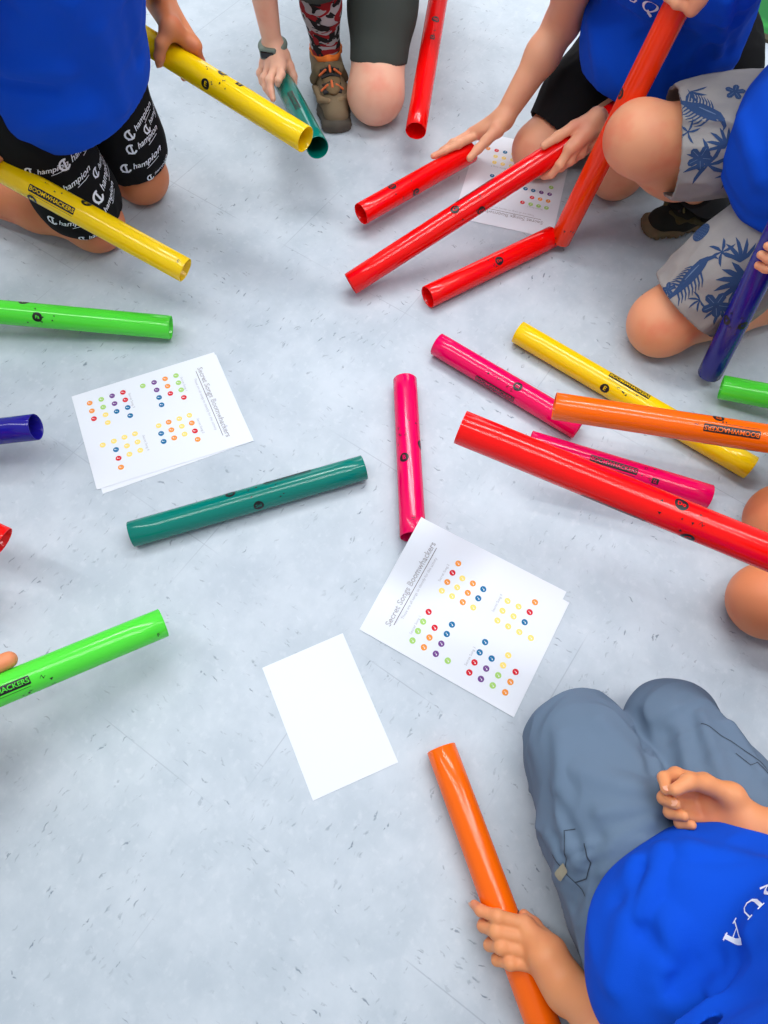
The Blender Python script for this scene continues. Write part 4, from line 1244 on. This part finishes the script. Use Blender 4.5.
PM = [NAVY, MID]
for mk, px, py, an, nm in ((pineapple(.034), 671, 148, -6, 'printed_pineapple'), (parrot(.036), 703, 113, -38, 'printed_bird'), (leaves(.042, 7, -40, 220), 708, 165, 20, 'printed_flower'), (flower(.022), 700, 158, 0, 'printed_flower'),
                       (leaves(.034, 5, 60, 160), 725, 148, 20, 'printed_leaves'), (leaves(.030, 4, 40, 150), 690, 92, 200, 'printed_leaves'), (leaves(.028, 5, 0, 180), 676, 180, 160, 'printed_leaves'),
                       (pineapple(.031), 701, 232, -15, 'printed_pineapple'), (parrot(.040), 692, 277, 22, 'printed_bird'), (pineapple(.036), 675, 318, 18, 'printed_pineapple'),
                       (leaves(.048, 7, 120, 260, .2), 745, 283, 0, 'printed_leaves'), (flower(.026), 716, 305, 0, 'printed_flower'), (leaves(.036, 5, 180, 330), 722, 308, 0, 'printed_leaves'), (leaves(.040, 5, 100, 200), 740, 262, -60, 'printed_leaves'),
                       (leaves(.026, 4, 150, 250), 712, 336, 30, 'printed_leaves'), (pineapple(.030), 745, 120, 10, 'printed_pineapple'), (leaves(.030, 6, 0, 300), 733, 175, 0, 'printed_leaves'), (flower(.018), 735, 92, 0, 'printed_flower'), (leaves(.022, 5, 0, 300), 688, 132, 60, 'printed_leaves'),
                       (leaves(.026, 6, 0, 300, .2), 722, 252, 10, 'printed_leaves'), (flower(.016), 668, 290, 0, 'printed_flower'), (leaves(.022, 5, 20, 200), 700, 300, 90, 'printed_leaves'), (leaves(.020, 5, 20, 300), 690, 205, 90, 'printed_leaves')):
    print_on(nm, mk, b4, px, py, math.radians(an), s4, PM, step=.006)
g = Shape()
g.ell(A3(.745, 1.00, .36), A3(.170, .180, .165), k=.05); g.ell(A3(.82, 1.02, .62), A3(.13, .16, .14), k=.06)
g.chain([s4R + A3(0, -.02, 0), s4L + A3(0, .02, 0)], [.07, .07], .05)
g.shape(sleeve(s4R, e4R, .062, .060, .7), .03); g.shape(sleeve(s4L, e4L, .062, .060, .7), .03)
g.disp(folds(.0055, 10, A3(.1, .9, .2), 2.4, 17))
g.crease([(722, 222, 767, 240, .009, -.010), (718, 240, 767, 262, .012, .007), (740, 120, 760, 180, .016, .006)])
cc = A3(.75, 1.03, .235); nn = nrm(A3(-.12, -.1, -1)); g.hollow(cc, nn, .04, .005, 9); g.cut(cc, nn)
solid('shirt', g, BLUE, k4.root, .0038)
COLS4 = dict(upper=mt('black_olive_mesh', (36, 38, 34)), sole=plain('olive_rubber', lin(112, 98, 70), .7), cap=plain('brown_rubber', lin(84, 68, 40), .6), lining=plain('grey_blue_lining', lin(70, 88, 96), .8),
             tongue=mt('black_tongue', (26, 28, 28)), strap=mt('black_strap', (24, 26, 24)), lace=plain('dark_lace', lin(28, 28, 28), .7), accent=plain('olive_accent', lin(108, 104, 66), .7), overlay=mt('olive_overlay', (70, 66, 42)))
build_shoe(k4.root, U(724, 216, 0), U(643, 230, 0), A3(0, 0, 1), COLS4)
g = Shape(); up = nrm(k4U - a4U); g.chain([a4U - up * .01, a4U + up * .05], [.040, .040], .02); g.cut(a4U + up * .05, up)
solid('sock', g, plain('black_sock', lin(24, 26, 28), .95), k4.root, .0025)

# ================================================================== child at the right edge: bare knees
k5 = Kid('person whose two bare knees show at the right edge below the big red tube', (.85, .4), skin('tanned', (222, 136, 92), (218, 122, 84)))
k5A, k5B = U(770, 601, .056), U(785, 520, .056)
h5A, h5B = k5A + A3(.31, -.03, .07), k5B + A3(.31, .03, .07)
k5.leg(h5A, k5A, h5A + A3(.02, 0, -.09), h5A + A3(.12, 0, -.11), (.080, .054, .036))
k5.leg(h5B, k5B, h5B + A3(.02, 0, -.09), h5B + A3(.12, 0, -.11), (.080, .054, .036))
m5 = (h5A + h5B) / 2; pel, che, nek = m5 + A3(.02, 0, .08), m5 + A3(-.01, 0, .34), m5 + A3(-.02, 0, .46)
s5L, s5R = che + A3(0, -.15, .04), che + A3(0, .15, .04)
k5.torso(pel, che, nek, s5R, s5L, .105)
Rb = TUBES['red_big']; Ob = TUBES['orange_r']
w5L = Rb['at'](.54, math.radians(-110), .075); e5L = (s5L + w5L) / 2 + A3(.06, -.08, -.10)
w5R = Ob['at'](.47, math.radians(110), .075); e5R = (s5R + w5R) / 2 + A3(.08, .10, -.08)
k5.arm(s5L, e5L, w5L); k5.arm(s5R, e5R, w5R)
grip(k5.b, 'red_big', .52, -60, 1, -1, w5L); grip(k5.b, 'orange_r', .45, 60, -1, -1, w5R)
k5.fin.append(head('k5', k5.b, nek + A3(-.03, 0, .13), (-.9, 0, -.4), (-.3, 0, 1), HAIR))
k5.done(.0026)
g = Shape(); g.ell(m5 + A3(.02, 0, .03), A3(.13, .17, .11), k=.03)
for kk, hh in ((k5A, h5A), (k5B, h5B)):
    n = nrm(kk - hh); g.shape(tube_leg([hh, kk * .55 + hh * .45, kk - n * .075], [.100, .088, .076], n, amp=.003), .008)
solid('shorts', g, BLACK, k5.root, .0035)
g = Shape(); g.ell(m5 + A3(.02, 0, .17), A3(.13, .16, .17), k=.05); g.ell(che, A3(.12, .15, .13), k=.06); g.chain([s5L, s5R], [.068, .068], .05)
g.shape(sleeve(s5L, e5L, .06, .058, .7), .03); g.shape(sleeve(s5R, e5R, .06, .058, .7), .03); g.disp(folds(.0055, 10, A3(.1, .9, .2), 2.4, 21))
cc = m5 + A3(0, 0, .05); g.hollow(cc, A3(-.2, 0, -1), .04, .005, 9); g.cut(cc, A3(-.2, 0, -1))
solid('shirt', g, BLUE, k5.root, .0045)

# ================================================================== child beyond the left edge, one thumb showing
k7 = Kid('person beyond the left edge with one fingertip on the light green tube', (-.85, .25), skin('warm_tan', (226, 142, 96), (228, 130, 92)))
k7A, k7B = A3(-.66, .20, .06), A3(-.70, .42, .06)
k7A, k7B = A3(-.72, .18, .06), A3(-.74, .36, .06)
h7A, h7B = k7A + A3(-.31, -.02, .07), k7B + A3(-.31, .02, .07)
k7.leg(h7A, k7A, h7A + A3(-.02, 0, -.09), h7A + A3(-.12, 0, -.11), (.080, .058, .038)); k7.leg(h7B, k7B, h7B + A3(-.02, 0, -.09), h7B + A3(-.12, 0, -.11), (.080, .058, .038))
m7 = (h7A + h7B) / 2; pel, che, nek = m7 + A3(-.02, 0, .08), m7 + A3(.01, 0, .34), m7 + A3(.02, 0, .46)
s7R, s7L = che + A3(0, -.15, .04), che + A3(0, .15, .04)
k7.torso(pel, che, nek, s7L, s7R, .105)
w7R = TUBES['green_b']['at'](.31, math.radians(60), .085); e7R = (s7R + w7R) / 2 + A3(-.03, -.08, -.06)
w7L = TUBES['red_left']['at'](.20, math.radians(60), .08); e7L = (s7L + w7L) / 2 + A3(-.05, .08, -.08)
k7.arm(s7R, e7R, w7R); k7.arm(s7L, e7L, w7L)
sg = s_of('green_b', 13, 684)
TG = TUBES['green_b']
grip(k7.b, 'green_b', sg + .085, 20, 1, -1, w7R, 1.0, thumb=None)
# forefinger laid along the upper edge of the tube
k7.b.chain([TG['at'](sg + .05, math.radians(-72), RT + .012), TG['at'](sg + .02, math.radians(-80), RT + .011), TG['at'](sg - .006, math.radians(-84), RT + .012)], [.013, .0128, .0120], .004)
grip(k7.b, 'red_left', .17, 20, 1, -1, w7L)
k7.fin.append(head('k7', k7.b, nek + A3(.03, 0, .13), (.9, 0, -.4), (.3, 0, 1), HAIR2))
k7.done(.0026)
g = Shape(); g.ell(m7 + A3(-.02, 0, .03), A3(.13, .17, .11), k=.03)
for kk, hh in ((k7A, h7A), (k7B, h7B)):
    n = nrm(kk - hh); g.shape(tube_leg([hh, kk * .55 + hh * .45, kk - n * .075], [.100, .088, .076], n, amp=.003), .008)
solid('shorts', g, GREYG, k7.root, .0035)
g = Shape(); g.ell(m7 + A3(-.02, 0, .17), A3(.13, .16, .17), k=.05); g.ell(che, A3(.12, .15, .13), k=.06); g.chain([s7L, s7R], [.068, .068], .05)
g.shape(sleeve(s7L, e7L, .06, .058, .7), .03); g.shape(sleeve(s7R, e7R, .06, .058, .7), .03); g.disp(folds(.0055, 10, A3(.1, .9, .2), 2.4, 25))
cc = m7 + A3(0, 0, .05); g.hollow(cc, A3(.2, 0, -1), .04, .005, 9); g.cut(cc, A3(.2, 0, -1))
solid('shirt', g, BLUE, k7.root, .0045)
